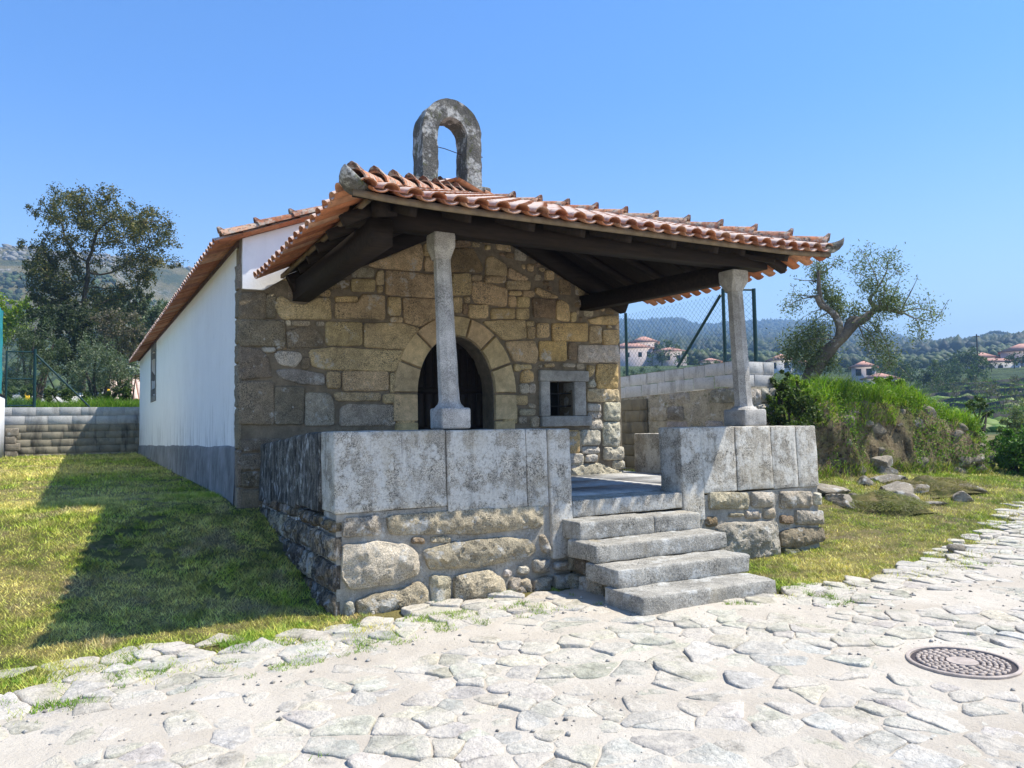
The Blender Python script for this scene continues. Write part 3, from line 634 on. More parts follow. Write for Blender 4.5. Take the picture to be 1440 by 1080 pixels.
def tiled_plane(mb, A, B, top, pitch=.2, expo=.34, tl=.44, horn=0.0, seg=6, over=.07, chan=True):
    A = np.array(A, float); B = np.array(B, float); top = np.array(top, float)
    L = np.linalg.norm(B-A); e = (B-A)/L; n = np.cross(e, top-A); n /= np.linalg.norm(n)
    if n[2] < 0: n = -n
    s = np.cross(n, e)
    if np.dot(s, top-A) < 0: s = -s
    pu, pv = np.dot(top-A, e), np.dot(top-A, s)
    nc = int(round(L/pitch)); pitch = L/nc
    def vmax(u):
        if pu > 1e-6 and u < pu: return pv*u/pu
        return pv*(L-u)/max(L-pu, 1e-6)
    def lift(u, v): return horn*max(0, 1-min(u, L-u)/.9)**2*max(0, 1-v/1.2)
    for c in range(nc):
        for kind in ((1, -1) if chan else (1,)):
            u = (c+(.5 if kind > 0 else 0))*pitch
            if kind < 0 and c == 0: continue
            vm = vmax(u)+.05; v = -over-(.0 if kind > 0 else .035)
            first = True
            while v < vm-.02:
                ln = min(tl, vm-v)
                jt = random.uniform(-.006, .006)
                o = A+e*(u+jt)+s*(v+random.uniform(-.008, .008))+np.array([0, 0, lift(u, max(v, 0))])+n*(.024 if kind > 0 else .034)
                if kind > 0: half_tile(mb, o, e, s, n, ln, .158, .130, .058, .047, 1, seg, .011, tcol(), .013)
                else: half_tile(mb, o, e, s, n, ln, .140, .165, .036, .040, -1, seg, .011, tcol())
                v += expo; first = False
    return e, s, n

# porch roof, hipped to three sides
EA, EB = np.array([-.12, -.62, 3.475]), np.array([5.58, -.62, 3.505])
EC, ED = np.array([-.10, 3.02, 3.385]), np.array([5.76, 3.02, 3.43])
AP = np.array([2.82, 3.04, 4.79])
mb = MB()
tiled_plane(mb, EA, EB, AP, .205, horn=.05)
tiled_plane(mb, EC, EA, AP, .205, horn=.04)
tiled_plane(mb, EB, ED, AP, .205, horn=.04)
porch_roof = part('porch_roof', mb, M['tile'], chapel, angle=50)
def boards(mb, A, B, T, drop0, drop1):
    A, B, T = (np.array(p, float) for p in (A, B, T)); n = np.cross(B-A, T-A); n /= np.linalg.norm(n)
    if n[2] < 0: n = -n
    V = [A-n*drop0, B-n*drop0, T-n*drop0, A-n*drop1, B-n*drop1, T-n*drop1]
    mb.add(V, [(0, 1, 2), (5, 4, 3)]); mb.add(V, [(0, 3, 4, 1), (1, 4, 5, 2), (2, 5, 3, 0)])
    return n
mb = MB()
boards(mb, EA, EB, AP, .012, .042)
KI = .085
boards(mb, EC+(AP-EC)*KI, EA+(AP-EA)*KI, AP, .013, .043); boards(mb, EB+(AP-EB)*KI, ED+(AP-ED)*KI, AP, .013, .043)
part('soffit', mb, M['wood'], porch_roof)
for a, b in ((EA, EB), (EC+(AP-EC)*KI-np.array([0, 0, .01]), EA+(AP-EA)*KI-np.array([0, 0, .01])), (EB+(AP-EB)*KI-np.array([0, 0, .01]), ED+(AP-ED)*KI-np.array([0, 0, .01]))):
    mb = MB(); L = np.linalg.norm(b-a); V = []; n = 25      # pale edge board under the tiles
    for t in np.linspace(0, 1, n):
        p = a+(b-a)*t; lf = .035*max(0, 1-min(t*L, L-t*L)/.9)**2 if a is EA else 0; e = (b-a)/L; sd = np.array([-e[1], e[0], 0])
        V += [p+sd*i*.0175+np.array([0, 0, -.036+lf+j*(.026 if a is EA else .0225)]) for i, j in ((-1, -1), (1, -1), (1, 1), (-1, 1))]
    mb.add(V, [(i*4+k, i*4+(k+1) % 4, i*4+4+(k+1) % 4, i*4+4+k) for i in range(n-1) for k in range(4)]+[(0, 1, 2, 3), (n*4-1, n*4-2, n*4-3, n*4-4)])
    part('eave_board', mb, M['fascia'], porch_roof)
def rafter(a, b, w=.075, h=.10):
    m = MB(); m.beam(a, b, w, h); part('rafter', m, M['wood'], porch_roof)
def on_plane(A, B, T, f, g, drop):
    """point a fraction f along the eave and g of the way up towards the hip or the ridge, below the tiles"""
    A, B, T = (np.array(p, float) for p in (A, B, T)); n = np.cross(B-A, T-A); n /= np.linalg.norm(n)
    if n[2] < 0: n = -n
    e = (B-A)/np.linalg.norm(B-A); s = np.cross(n, e); L = np.linalg.norm(B-A)
    if np.dot(s, T-A) < 0: s = -s
    pu, pv = np.dot(T-A, e), np.dot(T-A, s); u = f*L
    vm = pv*u/pu if (pu > 1e-3 and u < pu) else pv*(L-u)/max(L-pu, 1e-3)
    return A+e*u+s*vm*g-n*drop
for i in range(1, 10):
    f = i/10.0; rafter(on_plane(EA, EB, AP, f, .02 if 2 < i < 8 else .14, .095), on_plane(EA, EB, AP, f, .96, .095))
for i in range(1, 6):
    f = i/6.0
    rafter(on_plane(EC, EA, AP, 1-f, .11, .095), on_plane(EC, EA, AP, 1-f, .95, .095))
    rafter(on_plane(EB, ED, AP, f, .11, .095), on_plane(EB, ED, AP, f, .95, .095))
for q in (EA, EB):
    m = MB(); m.beam(q+(AP-q)*.13-np.array([0, 0, .13]), q+(AP-q)*.97-np.array([0, 0, .13]), .12, .16); part('hip_rafter', m, M['wood'], porch_roof)
for q in (EC, ED):                                     # wall rafters under the slopes
    d = AP-q; m = MB(); m.beam(q+d*.12+np.array([0, -.02, -.19]), q+d*.97+np.array([0, -.02, -.19]), .14, .24); part('wall_rafter', m, M['wood'], porch_roof)
# hip caps with their raised lower ends
capm = MB()
def cap_line(mb, p, q, w=.19, h=.095, step=.36, lift=.035, back=(0, 0, 1)):
    p, q = np.array(p, float), np.array(q, float); L = np.linalg.norm(q-p); s = (q-p)/L
    e = np.cross(s, (0, 0, 1.0)); e /= np.linalg.norm(e); n = np.cross(e, s); k = int(round(L/step))
    for i in range(k):
        o = p+s*(i*L/k-.03)
        half_tile(mb, o+n*.0, e, s, n, L/k+.08, w*1.18, w*.9, h*1.15, h*.9, 1, 7, .018, tcol(), lift)
        # turned-up lip
        a = np.linspace(.25*pi, .75*pi, 5)
        lo = o+np.outer(np.cos(a)*w*.6, e)+np.outer(np.sin(a)*h*1.12+lift, n)
        hi = o-s*.012+np.outer(np.cos(a)*w*.50, e)+np.outer(np.sin(a)*h*1.12+lift+.045*np.sin((a-.25*pi)*2), n)
        V = np.concatenate([lo, hi, lo+s*.05, hi+s*.03])
        F_q = [(j, j+1, 5+j+1, 5+j) for j in range(4)]+[(10+j, 15+j, 15+j+1, 10+j+1) for j in range(4)]+[(5+j, 5+j+1, 15+j+1, 15+j) for j in range(4)]
        mb.add(V, F_q, (.16, .07, .045))
UPV = np.array([0, 0, .030])
capm = MB(); cap_line(capm, EA+UPV+np.array([.04, .05, .045]), AP+UPV+np.array([-.15, 0, -.04]), step=.62)
part('hip_cap', capm, M['cap'], porch_roof, angle=50); capm = MB()
cap_line(capm, EB+UPV+np.array([-.05, .05, .045]), AP+UPV+np.array([.15, 0, -.04]), step=.40)
part('hip_cap', capm, M['cap'], porch_roof, angle=50)
def horn(q, dirv, hz_=.55):
    """grey upswept end stone on a roof corner"""
    m = MB(); d = np.array(dirv, float); d /= np.linalg.norm(d); e = np.array([-d[1], d[0], 0]); V = []
    prof = [(-.20, .0, .17, .10), (-.05, -.01, .185, .10), (.06, .01, .215, .088), (.13, .07, .255, .066), (.175, .155, .30, .040), (.19, .25, .325, .012)]
    seg = 10
    for (t, zb, zt, w) in prof:
        for k in range(seg):
            a = 2*pi*k/seg; V.append(q+d*t*.85+e*(w*1.05*cos(a))+np.array([0, 0, .85*hz_*(zb+zt)/2+.02+(.95-.3*t)*hz_*(zt-zb)/2*sin(a)]))
    n = len(prof)
    m.add(V, [(i*seg+k, i*seg+(k+1) % seg, (i+1)*seg+(k+1) % seg, (i+1)*seg+k) for i in range(n-1) for k in range(seg)])
    m.add(V[:seg], [tuple(range(seg))]); m.add(V[-seg:], [tuple(range(seg))])
    part('corner_horn', m, M['bell'], porch_roof, angle=50)
horn(EA+np.array([.0, .0, .0]), (-.62, -.78, 0)); horn(EB, (.72, -.69, 0), .62)

# nave roof
mb = MB()
RY0, RY1 = 2.985, 20.95
zE = 3.80
def plain_slope(mb, x_e, x_r, ya, yb, ze, zr, pitch=.205, seg=4):
    A = np.array([x_e, ya, ze]); sv = np.array([x_r-x_e, 0, zr-ze]); S_ = np.linalg.norm(sv); s = sv/S_
    e = np.array([0, 1.0, 0]); n = np.cross(e, s); n = n if n[2] > 0 else -n
    nc = int(round((yb-ya)/pitch))
    for c in range(nc):
        for kind in (1, -1):
            u = (c+(.5 if kind > 0 else 0))*(yb-ya)/nc; v = -.07-(0 if kind > 0 else .035)
            while v < S_-.02:
                ln = min(.44, S_-v); o = A+e*(u+random.uniform(-.006, .006))+s*(v+random.uniform(-.008, .008))+n*(.024 if kind > 0 else .034)
                if kind > 0: half_tile(mb, o, e, s, n, ln, .158, .130, .058, .047, 1, seg, .011, tcol(), .013)
                else: half_tile(mb, o, e, s, n, ln, .140, .165, .036, .040, -1, seg, .011, tcol())
                v += .36
ZR = zE+.385*3.05
plain_slope(mb, -.55, 2.5, RY0, RY1, zE, ZR); plain_slope(mb, 5.55, 2.5, RY0, RY1, zE, ZR)
roof = part('roof', mb, M['tile'], chapel, angle=50)
mb = MB()                                              # deck that carries the tiles, held back from the eave
for sx in (-1, 1):
    V = [(2.5+sx*2.86, y, zE+.385*.19+dz) for y in (WY+.01, RY1-.1) for dz in (0, -.05)]+[(2.5, y, ZR+dz) for y in (WY+.01, RY1-.1) for dz in (0, -.05)]
    mb.add(V, [(0, 2, 6, 4), (1, 5, 7, 3), (0, 1, 3, 2), (0, 4, 5, 1), (2, 3, 7, 6)])
part('roof_deck', mb, M['brickwall'], roof)
mb = MB()
for sx in (-1, 1):
    m = MB(); cap_line(m, (2.5+sx*3.02, RY0+.06, zE+.085), (2.5+sx*.5, RY0+.06, zE+.085+.385*2.52), .17, .075, .42, .008); part('verge_cap', m, M['cap'], roof, angle=50)
cap_line(mb, (2.5, RY0+.55, ZR+.07), (2.5, RY1, ZR+.07), .19, .09, .4, .01)
part('ridge_cap', mb, M['cap'], roof, angle=50)

# bell gable
mb = MB()
BX, BW, BH = 2.52, .44, .20
rbox(mb, 1.93, 3.10, WY-.08, WY+.40, 4.78, 4.985, .03, .07, .02)
mapB = lambda u, v, d: np.stack([u, WY-d, v], -1)
na = 24; z0, zs = 4.97, 5.72
inn = [(BX+.225, z0)]+[(BX+.225*cos(pi*i/na), zs-.06+.25*sin(pi*i/na)) for i in range(na+1)]+[(BX-.225, z0)]
out_ = [(BX+.45, z0)]+[(BX+.45*cos(pi*i/na)+.0, zs+.45*sin(pi*i/na)) for i in range(na+1)]+[(BX-.45, z0)]
# a block frame, finely divided so that the stone can weather
prof = 9; rows = []
def lerp(a, b, t): return (a[0]+(b[0]-a[0])*t, a[1]+(b[1]-a[1])*t)
def dens(L):
    o = []
    for a, b in zip(L[:-1], L[1:]):
        k = max(1, int(hypot(b[0]-a[0], b[1]-a[1])/.05))
        o += [lerp(a, b, i/k) for i in range(k)]
    return o+[L[-1]]
m_ = 70
def rs(L):
    q = np.array(L); s_ = np.concatenate([[0], np.cumsum(np.hypot(*np.diff(q, axis=0).T))]); t = np.linspace(0, s_[-1], m_)
    return np.stack([np.interp(t, s_, q[:, 0]), np.interp(t, s_, q[:, 1])], -1)
# match inner and outer by station: leg, arc, leg
def stations(r, zc, ry, legx):
    a = [(BX+legx, z0+(zc-z0)*t) for t in np.linspace(0, 1, 16)]
    b = [(BX+r*cos(t), zc+ry*sin(t)) for t in np.linspace(0, pi, 40)][1:-1]
    c = [(BX-legx, zc-(zc-z0)*t) for t in np.linspace(0, 1, 16)]
    return np.array(a+b+c)
IN, OU = stations(.225, zs-.05, .25, .225), stations(.45, zs, .46, .45)
ys = np.linspace(0, .36, 7); K = len(IN); V = []; ring = []
loop = []
for t in np.linspace(0, 1, 6): loop.append((t, 0.0))
for y in ys[1:-1]: loop.append((1.0, y))
for t in np.linspace(1, 0, 6): loop.append((t, .36))
for y in ys[1:-1][::-1]: loop.append((0.0, y))
R_ = len(loop)
for k in range(K):
    for (t, y) in loop:
        p = IN[k]+(OU[k]-IN[k])*t; V.append((p[0], WY-.02+y, p[1]))
V = np.array(V); V = V+.022*np.stack([fbm(V+7*i, 7, 4, .6) for i in range(3)], -1)
# joints between the blocks
mb.add(V, [(k*R_+i, k*R_+(i+1) % R_, (k+1)*R_+(i+1) % R_, (k+1)*R_+i) for k in range(K-1) for i in range(R_)])
bell = part('bell_gable', mb, M['bell'], chapel, angle=60)
mb = MB(); mb.tube([(BX-.22, WY+.15, 5.53), (BX-.05, WY+.15, 5.52), (BX+.12, WY+.15, 5.49), (BX+.22, WY+.15, 5.475)], .006, 5)
mb.tube([(BX+.42, WY+.1, 5.475), (BX+.53, WY+.1, 5.47)], .008, 5)
part('bell_wire', mb, M['rust'], bell, smooth=True)

# beams on the columns
def wood(name, a, b, w, h, ends=None):
    m = MB(); m.beam(a, b, w, h); return part(name, m, M['wood'], chapel)
wood('front_beam', (.12, .21, 3.535), (5.35, .21, 3.545), .22, .20)
wood('side_beam', (.33, -.05, 3.33), (.40, 3.15, 3.30), .20, .24)
wood('side_beam', (5.02, .33, 3.42), (4.72, 3.15, 3.42), .20, .22)
m = MB(); m.beam((.55, .21, 3.66), (.55, .21, 3.78), .16, .16, up=(0, 1, 0)); m.beam((.1, .21, 3.50), (.5, .21, 3.56), .2, .16); part('corner_block', m, M['wood'], chapel)

# columns
def column(cx, cy, z0, lean, hb, r0, r1, hc):
    col = bpy.data.objects.new('column', None); COL.objects.link(col); col.parent = chapel
    col.matrix_parent_inverse = Matrix.Translation(-Vector(chapel.location))
    zt = z0+1.87
    m = MB(); rbox(m, cx-hb, cx+hb, cy-hb, cy+hb, z0, z0+.20, .02, .06, .006)
    part('column_base', m, M['column'], col, angle=45)
    m = MB(); V = []; seg = 8; st = [(z0+.19, hb*.92), (z0+.212, hb*.84), (z0+.235, r0*1.12), (z0+.27, r0)]+[(z0+.27+(zt-.24-z0-.27)*t, r0+(r1-r0)*t) for t in np.linspace(.06, 1, 14)]
    for z, r in st:
        f = (z-z0)/1.87
        for k in range(seg):
            a = pi/8+k*pi/4+(0 if k % 2 else .0); rr = r/cos(pi/8)
            V.append((cx+lean*f+rr*cos(a), cy+rr*sin(a), z))
    V = np.array(V); V[:, :2] += .004*np.stack([fbm(V, 6, 3), fbm(V+9, 6, 3)], -1)
    m.add(V, [(i*seg+k, i*seg+(k+1) % seg, (i+1)*seg+(k+1) % seg, (i+1)*seg+k) for i in range(len(st)-1) for k in range(seg)])
    part('shaft', m, M['column'], col, angle=30)
    m = MB(); V = []
    st = [(zt-.25, r1*1.02, .42), (zt-.215, r1*1.12, .36), (zt-.16, hc*.93, .2), (zt-.125, hc, .12), (zt-.02, hc, .10), (zt, hc*.95, .12)]
    for z, r, ch in st:                                # square block whose corners are cut to meet the eight-sided shaft
        q = r*(1-ch)
        for (sx, sy) in ((1, 1), (-1, 1), (-1, -1), (1, -1)):
            pr = [(r*sx, q*sy), (q*sx, r*sy)]
            if sx*sy < 0: pr = pr[::-1]
            for (px, py) in pr: V.append((cx+lean+px, cy+py, z))
    seg = 8
    m.add(V, [(i*seg+k, i*seg+(k+1) % seg, (i+1)*seg+(k+1) % seg, (i+1)*seg+k) for i in range(len(st)-1) for k in range(seg)])
    m.add(V[-8:], [tuple(range(8))]); part('capital', m, M['column'], col, angle=25)
    return col
column(1.09, .20, 1.566, -.075, .150, .093, .076, .108); column(5.00, .215, 1.53, -.115, .178, .102, .089, .128)

# ------------------------------------------------------------------ parapets
mapP = lambda u, v, d: np.stack([u, .03-d, v], -1)     # front faces
def PT(x): return 1.566-.0085*x                        # top of the parapet
left_p, right_p = MB(), MB()
def lean_fn(xc):
    def fn(P):
        P = P.copy(); P[:, 1] -= .05*np.clip((1.55-P[:, 2])/1.5, 0, 1); return P
    return fn
lf = lean_fn(0)
rbox(left_p, -.10, .948, 0, .42, .86, PT(.4), .018, .06, .010, fn=lf, seed=1)
rbox(left_p, .956, 1.806, .004, .42, .80, PT(1.4), .016, .06, .010, fn=lf, seed=2)
rbox(left_p, 1.811, 2.052, .008, .42, .79, PT(1.9), .016, .06, .010, fn=lf, seed=7)
rbox(left_p, 2.060, 2.318, -.012, .40, .27, PT(2.2), .02, .06, .010, fn=lf, seed=3)
left_p.box(-.085, 2.29, -.004, .38, -.2, .796, mi=1); left_p.box(-.083, .945, -.007, .379, .7961, .857, mi=1)
for i, t in enumerate([s for s in PARAPET_STONES if max(s[1::2]) < 2.6]):
    P_ = pairs(t); zc = np.mean([p[1] for p in P_]); pr = .03+.05*max(0, .8-zc)
    stone_poly(left_p, P_, lambda u, v, d: np.stack([u, .012-d, v], -1), -.02, pr+random.uniform(0, .02), .028, scol(t[0]), i*1.3, .014, 2, .05, .03, 2)
# left flank: upright slabs, then dark rubble down to the turf
def side_top(P):
    P = P.copy(); k = np.clip((P[:, 1]-.8)/2.3, 0, 1); w = np.clip((P[:, 2]-.9)/.6, 0, 1); P[:, 2] -= .15*k*w; P[:, 0] -= .04*np.clip((1.5-P[:, 2])/1.5, 0, 1); return P
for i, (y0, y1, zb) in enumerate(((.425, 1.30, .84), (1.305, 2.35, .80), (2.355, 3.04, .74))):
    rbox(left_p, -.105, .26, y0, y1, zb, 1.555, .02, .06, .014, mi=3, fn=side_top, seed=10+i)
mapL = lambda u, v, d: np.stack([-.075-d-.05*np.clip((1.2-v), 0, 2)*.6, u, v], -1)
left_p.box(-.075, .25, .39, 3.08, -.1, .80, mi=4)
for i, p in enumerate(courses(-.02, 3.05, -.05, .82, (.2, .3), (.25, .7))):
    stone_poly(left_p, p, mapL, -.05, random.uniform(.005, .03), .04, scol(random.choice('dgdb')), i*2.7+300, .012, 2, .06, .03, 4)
part('parapet', left_p, [M['slab'], M['mortar_pale'], M['rubble'], M['slab_side'], M['rubble_dark']], chapel, angle=40)

rbox(right_p, 3.768, 4.078, -.012, .36, .50, PT(3.9), .016, .06, .010, fn=lf, seed=4)
for i, (a, b, zb) in enumerate(((4.086, 4.600, .79), (4.608, 5.186, .79), (5.194, 5.62, .775), (5.628, 5.985, .77))):
    rbox(right_p, a, b, random.uniform(-.006, .006), .40, zb, PT((a+b)/2), .014, .06, .009, fn=lf, seed=5+i)
right_p.box(3.80, 5.97, -.004, .38, -.2, .769, mi=1)
for i, t in enumerate([s for s in PARAPET_STONES if max(s[1::2]) > 2.6]):
    P_ = pairs(t); zc = np.mean([p[1] for p in P_])
    stone_poly(right_p, P_, lambda u, v, d: np.stack([u, .012-d, v], -1), -.02, .03+.05*max(0, .8-zc)+random.uniform(0, .02), .026, scol(t[0]), i*1.9+50, .012, 2, .05, .03, 2)
for i, (y0, y1) in enumerate(((.405, 1.35), (1.355, 2.3), (2.305, 3.2))):
    rbox(right_p, 5.66, 6.0, y0, y1, .55, 1.52-.05*i, .02, .07, .012, mi=0, seed=20+i)
mapR = lambda u, v, d: np.stack([5.97+d, u, v], -1)
right_p.box(5.66, 5.97, .39, 3.18, -.1, .56, mi=1)
for i, p in enumerate(courses(.03, 3.2, -.05, .78, (.2, .3), (.25, .6))):
    stone_poly(right_p, p, mapR, -.05, random.uniform(.03, .07), .03, scol(random.choice('gwgd')), i*2.9+500, .012, 2, .06, .03, 2)
part('parapet', right_p, [M['slab'], M['mortar_pale'], M['rubble']], chapel, angle=40)

# floor, threshold slab and steps
mb = MB(); mb.box(.2, 5.7, .36, WY+.45, .3, .815); 
for i in range(4):
    for j in range(3): mb.box(.26+i*1.36, .26+i*1.36+1.352, .36+j*.9, .36+j*.9+.892, .8151, .824)
part('porch_floor', mb, M['floor'], chapel)
mb = MB(); rbox(mb, 2.322, 3.764, -.03, .355, .655, .822, .014, .07, .006); part('threshold', mb, M['slab'], chapel, angle=40)
def step(x0, x1, y0, y1, z0, z1, seed, tilt=0.0, split=None):
    m = MB()
    fn = lambda P: np.stack([P[:, 0]+.02*(P[:, 1]-y0), P[:, 1]+.06*np.clip((P[:, 0]-x0)/(x1-x0), 0, 1), P[:, 2]-tilt*(P[:, 0]-x0)/(x1-x0)], -1)
    if split: 
        rbox(m, x0, split-.004, y0, y1, z0, z1, .018, .05, .014, fn=fn, seed=seed); rbox(m, split+.004, x1, y0+.01, y1, z0, z1-.004, .018, .05, .014, fn=fn, seed=seed+5)
    else: rbox(m, x0, x1, y0, y1, z0, z1, .018, .05, .016, fn=fn, seed=seed)
    part('step', m, M['step'], chapel, angle=45)
step(2.17, 3.78, -.36, .02, .475, .655, 31, .025, 3.12)
step(2.12, 3.80, -.70, -.20, .315, .478, 32, .02)
step(2.08, 3.73, -1.07, -.55, .150, .318, 33, .03)
step(2.02, 3.66, -1.46, -.92, -.06, .165, 34, .045)
mb = MB()                                              # rubble core under the steps, seen from the left
mb.box(2.30, 3.6, -.62, -.03, -.1, .30, mi=1); mb.box(2.28, 3.62, -.30, -.02, .28, .47, mi=1)
mapT = lambda u, v, d: np.stack([2.28-d, u, v], -1)
for i, p in enumerate(courses(-.98, -.02, -.05, .30, (.15, .2), (.2, .4))+courses(-.55, -.02, .30, .47, (.15, .2), (.2, .4))):
    stone_poly(mb, p, mapT, -.05, random.uniform(.02, .08), .03, scol(random.choice('gdg')), i*3.1+800, .012, 2, .05, .03, 0)
part('step_core', mb, [M['rubble'], M['mortar']], chapel, angle=40)
# ------------------------------------------------------------------ ground, lawn and road
def in_view(x, y, lo=-26, hi=70):
    a = np.degrees(np.arctan2(x-CAMP[0], y-CAMP[1])); return (a > lo) & (a < hi)
def free(x, y):
    """outside the chapel, its steps, the walls"""
    c = (x > -.12-.28*(y > 3.05)) & (x < 6.05) & (y > -.06) & (y < 20.8); s_ = (x > 2.0) & (x < 3.75) & (y > -1.5) & (y < .1)
    return ~(c | s_)
EX = [-16, -9, -4.5, -2.4, -1.2, -.1, .6, 2.2, 2.9, 3.75, 5, 7, 9, 11.2, 14, 18, 30, 45]
EY = [-2.6, -1.9, -1.05, -.58, -.40, -.28, -.06, -.02, -.6, -1.30, -1.34, -1.10, -.5, .29, .8, 1.2, 1.0, .5]
def road_edge(x): return np.interp(x, EX, EY)
def ground_z(x, y):
    x = np.asarray(x, float); y = np.asarray(y, float)
    L = .72*sstep(-.35, 3.9, y)+.0095*np.clip(y-3.9, 0, 25)
    R_ = np.clip((.12-.05*sstep(11.5, 15.5, x))*(y+.9), 0, .60)*sstep(5.5, 7.5, x)+.05*sstep(0, 3, y)
    w = sstep(1.5, 6.5, x); z = L*(1-w)+R_*w
    return z+.02*fbm2(x, y, .5, 3)*sstep(0, .8, y-road_edge(x))
def axis_lines(segs):
    o = []
    for a, b, st in segs: o += list(np.arange(a, b-1e-6, st))
    return np.array(o+[segs[-1][1]])
def grid(xs, ys, zf, col=None):
    X, Y = np.meshgrid(xs, ys, indexing='ij'); Z = zf(X, Y); n, m = X.shape
    i, j = np.meshgrid(np.arange(n-1), np.arange(m-1), indexing='ij'); a = (i*m+j).ravel()
    return np.stack([X, Y, Z], -1).reshape(-1, 3), np.stack([a, a+m, a+m+1, a+1], -1)
xs = axis_lines([(-60, -10, 5), (-10, 18, .25), (18, 60, 6)]); ys = axis_lines([(-60, -8, 4), (-8, 24, .25), (24, 60, 6)])
def lawn_sheet(X, Y):
    inside = 1-sstep(-.55, .15, Y-road_edge(X)+.12*fbm2(X, Y, 1.3, 3))
    return ground_z(X, Y)-.10*inside
mb = MB(); V, Fq = grid(xs, ys, lawn_sheet); mb.add(V, Fq)
tag(mb.build('ground', M['turf'], smooth=True), kind='structure')
def track(x): return road_edge(x)-1.15-.05*np.clip(x-2, 0, 8)*0
def road_z(X, Y):
    d = Y-road_edge(X)+.16*fbm2(X, Y, 1.7, 4, .6)
    z = .004+.010*fbm2(X, Y, .9, 3)+.011*fbm2(X, Y, 3.6, 4, .6)+.007*fbm2(X, Y, 11, 3, .6)
    z = z+.013*np.exp(-((Y-track(X))/.38)**2)+.006*np.exp(-((Y-track(X)+1.75)/.5)**2)
    return z-.16*sstep(-.32, .30, d)
xs = axis_lines([(-30, -6, 1.5), (-6, 9, .036), (9, 20, .15), (20, 45, 2.5)]); ys = axis_lines([(-30, -7, 1.5), (-7, 1.6, .036)])
mb = MB(); V, Fq = grid(xs, ys, road_z); mb.add(V, Fq)
tag(mb.build('road', M['dust'], smooth=True), kind='structure')

# the broken setts that show through the dust
MHX, MHY, MHR = 3.0, -3.5, .305
def clip_poly(P, n, c):
    out = []
    for i in range(len(P)):
        a, b = P[i-1], P[i]; da, db = a[0]*n[0]+a[1]*n[1]-c, b[0]*n[0]+b[1]*n[1]-c
        if (da <= 0) != (db <= 0):
            t = da/(da-db); out.append((a[0]+(b[0]-a[0])*t, a[1]+(b[1]-a[1])*t))
        if db <= 0: out.append(b)
    return out
px_, py_ = .205, .145
gx, gy = np.meshgrid(np.arange(-7.5, 17, px_), np.arange(-6.2, 1.4, py_), indexing='ij')
gx = gx+np.where((np.arange(gx.shape[1]) % 2)[None, :] > 0, px_/2, 0)
PXY = np.stack([gx+(_RS.random(gx.shape)-.5)*px_*.85, gy+(_RS.random(gx.shape)-.5)*py_*.85], -1)
na_, nb_ = gx.shape; mb = MB(); DROP = _RS.random(gx.shape) < .36
for i in range(3, na_-3):
    for j in range(3, nb_-3):
        if DROP[i, j]: continue
        c = PXY[i, j]; e = road_edge(c[0]); d = c[1]-e
        if d > .28 or (d > -.05 and random.random() < .35): continue
        if hypot(c[0]-MHX, c[1]-MHY) < MHR+.22 or (1.9 < c[0] < 3.8 and -1.35 < c[1] < .2): continue
        if c[0] > 10 and random.random() < .15: continue
        P_ = [(c[0]-.5, c[1]-.5), (c[0]+.5, c[1]-.5), (c[0]+.5, c[1]+.5), (c[0]-.5, c[1]+.5)]
        for a in range(-3, 4):
            for b in range(-3, 4):
                if (a == 0 and b == 0) or DROP[i+a, j+b]: continue
                q = PXY[i+a, j+b]; n = q-c; L = np.linalg.norm(n); n = n/L
                P_ = clip_poly(P_, n, n@((c+q)/2)-random.uniform(.001, .007))
                if len(P_) < 3: break
            if len(P_) < 3: break
        if len(P_) < 3: continue
        p = np.array(P_); p = resample(chaikin(p, .7), .03, 12, 48)
        p = p+.013*np.stack([fbm2(p[:, 0], p[:, 1], 8, 3, .6, 1), fbm2(p[:, 0], p[:, 1], 11, 3, .6, 6)], -1); cc = p.mean(0); n = len(p)
        edge_lift = .012 if d > -.8 else 0
        top = .013+random.uniform(-.013, .011)+edge_lift*.3; tx, ty = random.gauss(0, .035), random.gauss(.010, .045)
        rings = []
        for s_, dz in ((1, -.10), (.997, -.007), (.965, -.0015), (.86, .001), (.68, .0), (.48, .001), (.25, .002)):
            q = cc+(p-cc)*s_
            z = top+dz+tx*(q[:, 0]-cc[0])+ty*(q[:, 1]-cc[1])+.009*fbm2(q[:, 0], q[:, 1], 10, 4, .65)+max(0, float(ground_z(cc[0], cc[1])))-(.020*np.clip(fbm2(p[:, 0], p[:, 1], 5.5, 2, .5, 3)+.05, 0, 1) if s_ > .9 else 0)
            rings.append(np.stack([q[:, 0], q[:, 1], z], -1))
        Vv = np.concatenate(rings+[[[cc[0], cc[1], top+.002+max(0, float(ground_z(cc[0], cc[1])))]]]); k = np.arange(n); k2 = (k+1) % n
        g_ = random.uniform(.38, .55); col = (g_*random.uniform(1.02, 1.12), g_, g_*random.uniform(.76, .90))
        s0 = mb.n
        mb.add(Vv, np.concatenate([np.stack([r*n+k, r*n+k2, (r+1)*n+k2, (r+1)*n+k], -1) for r in range(6)]), col)
        mb.f.append(np.stack([6*n+k, 6*n+k2, np.full(n, 7*n)], -1)+s0); mb.mi.append(np.zeros(n, int))
tag(mb.build('paving_stones', M['cobble'], smooth=True), 'worn pale irregular paving stones bedded in the dusty road', 'paving', kind='stuff')

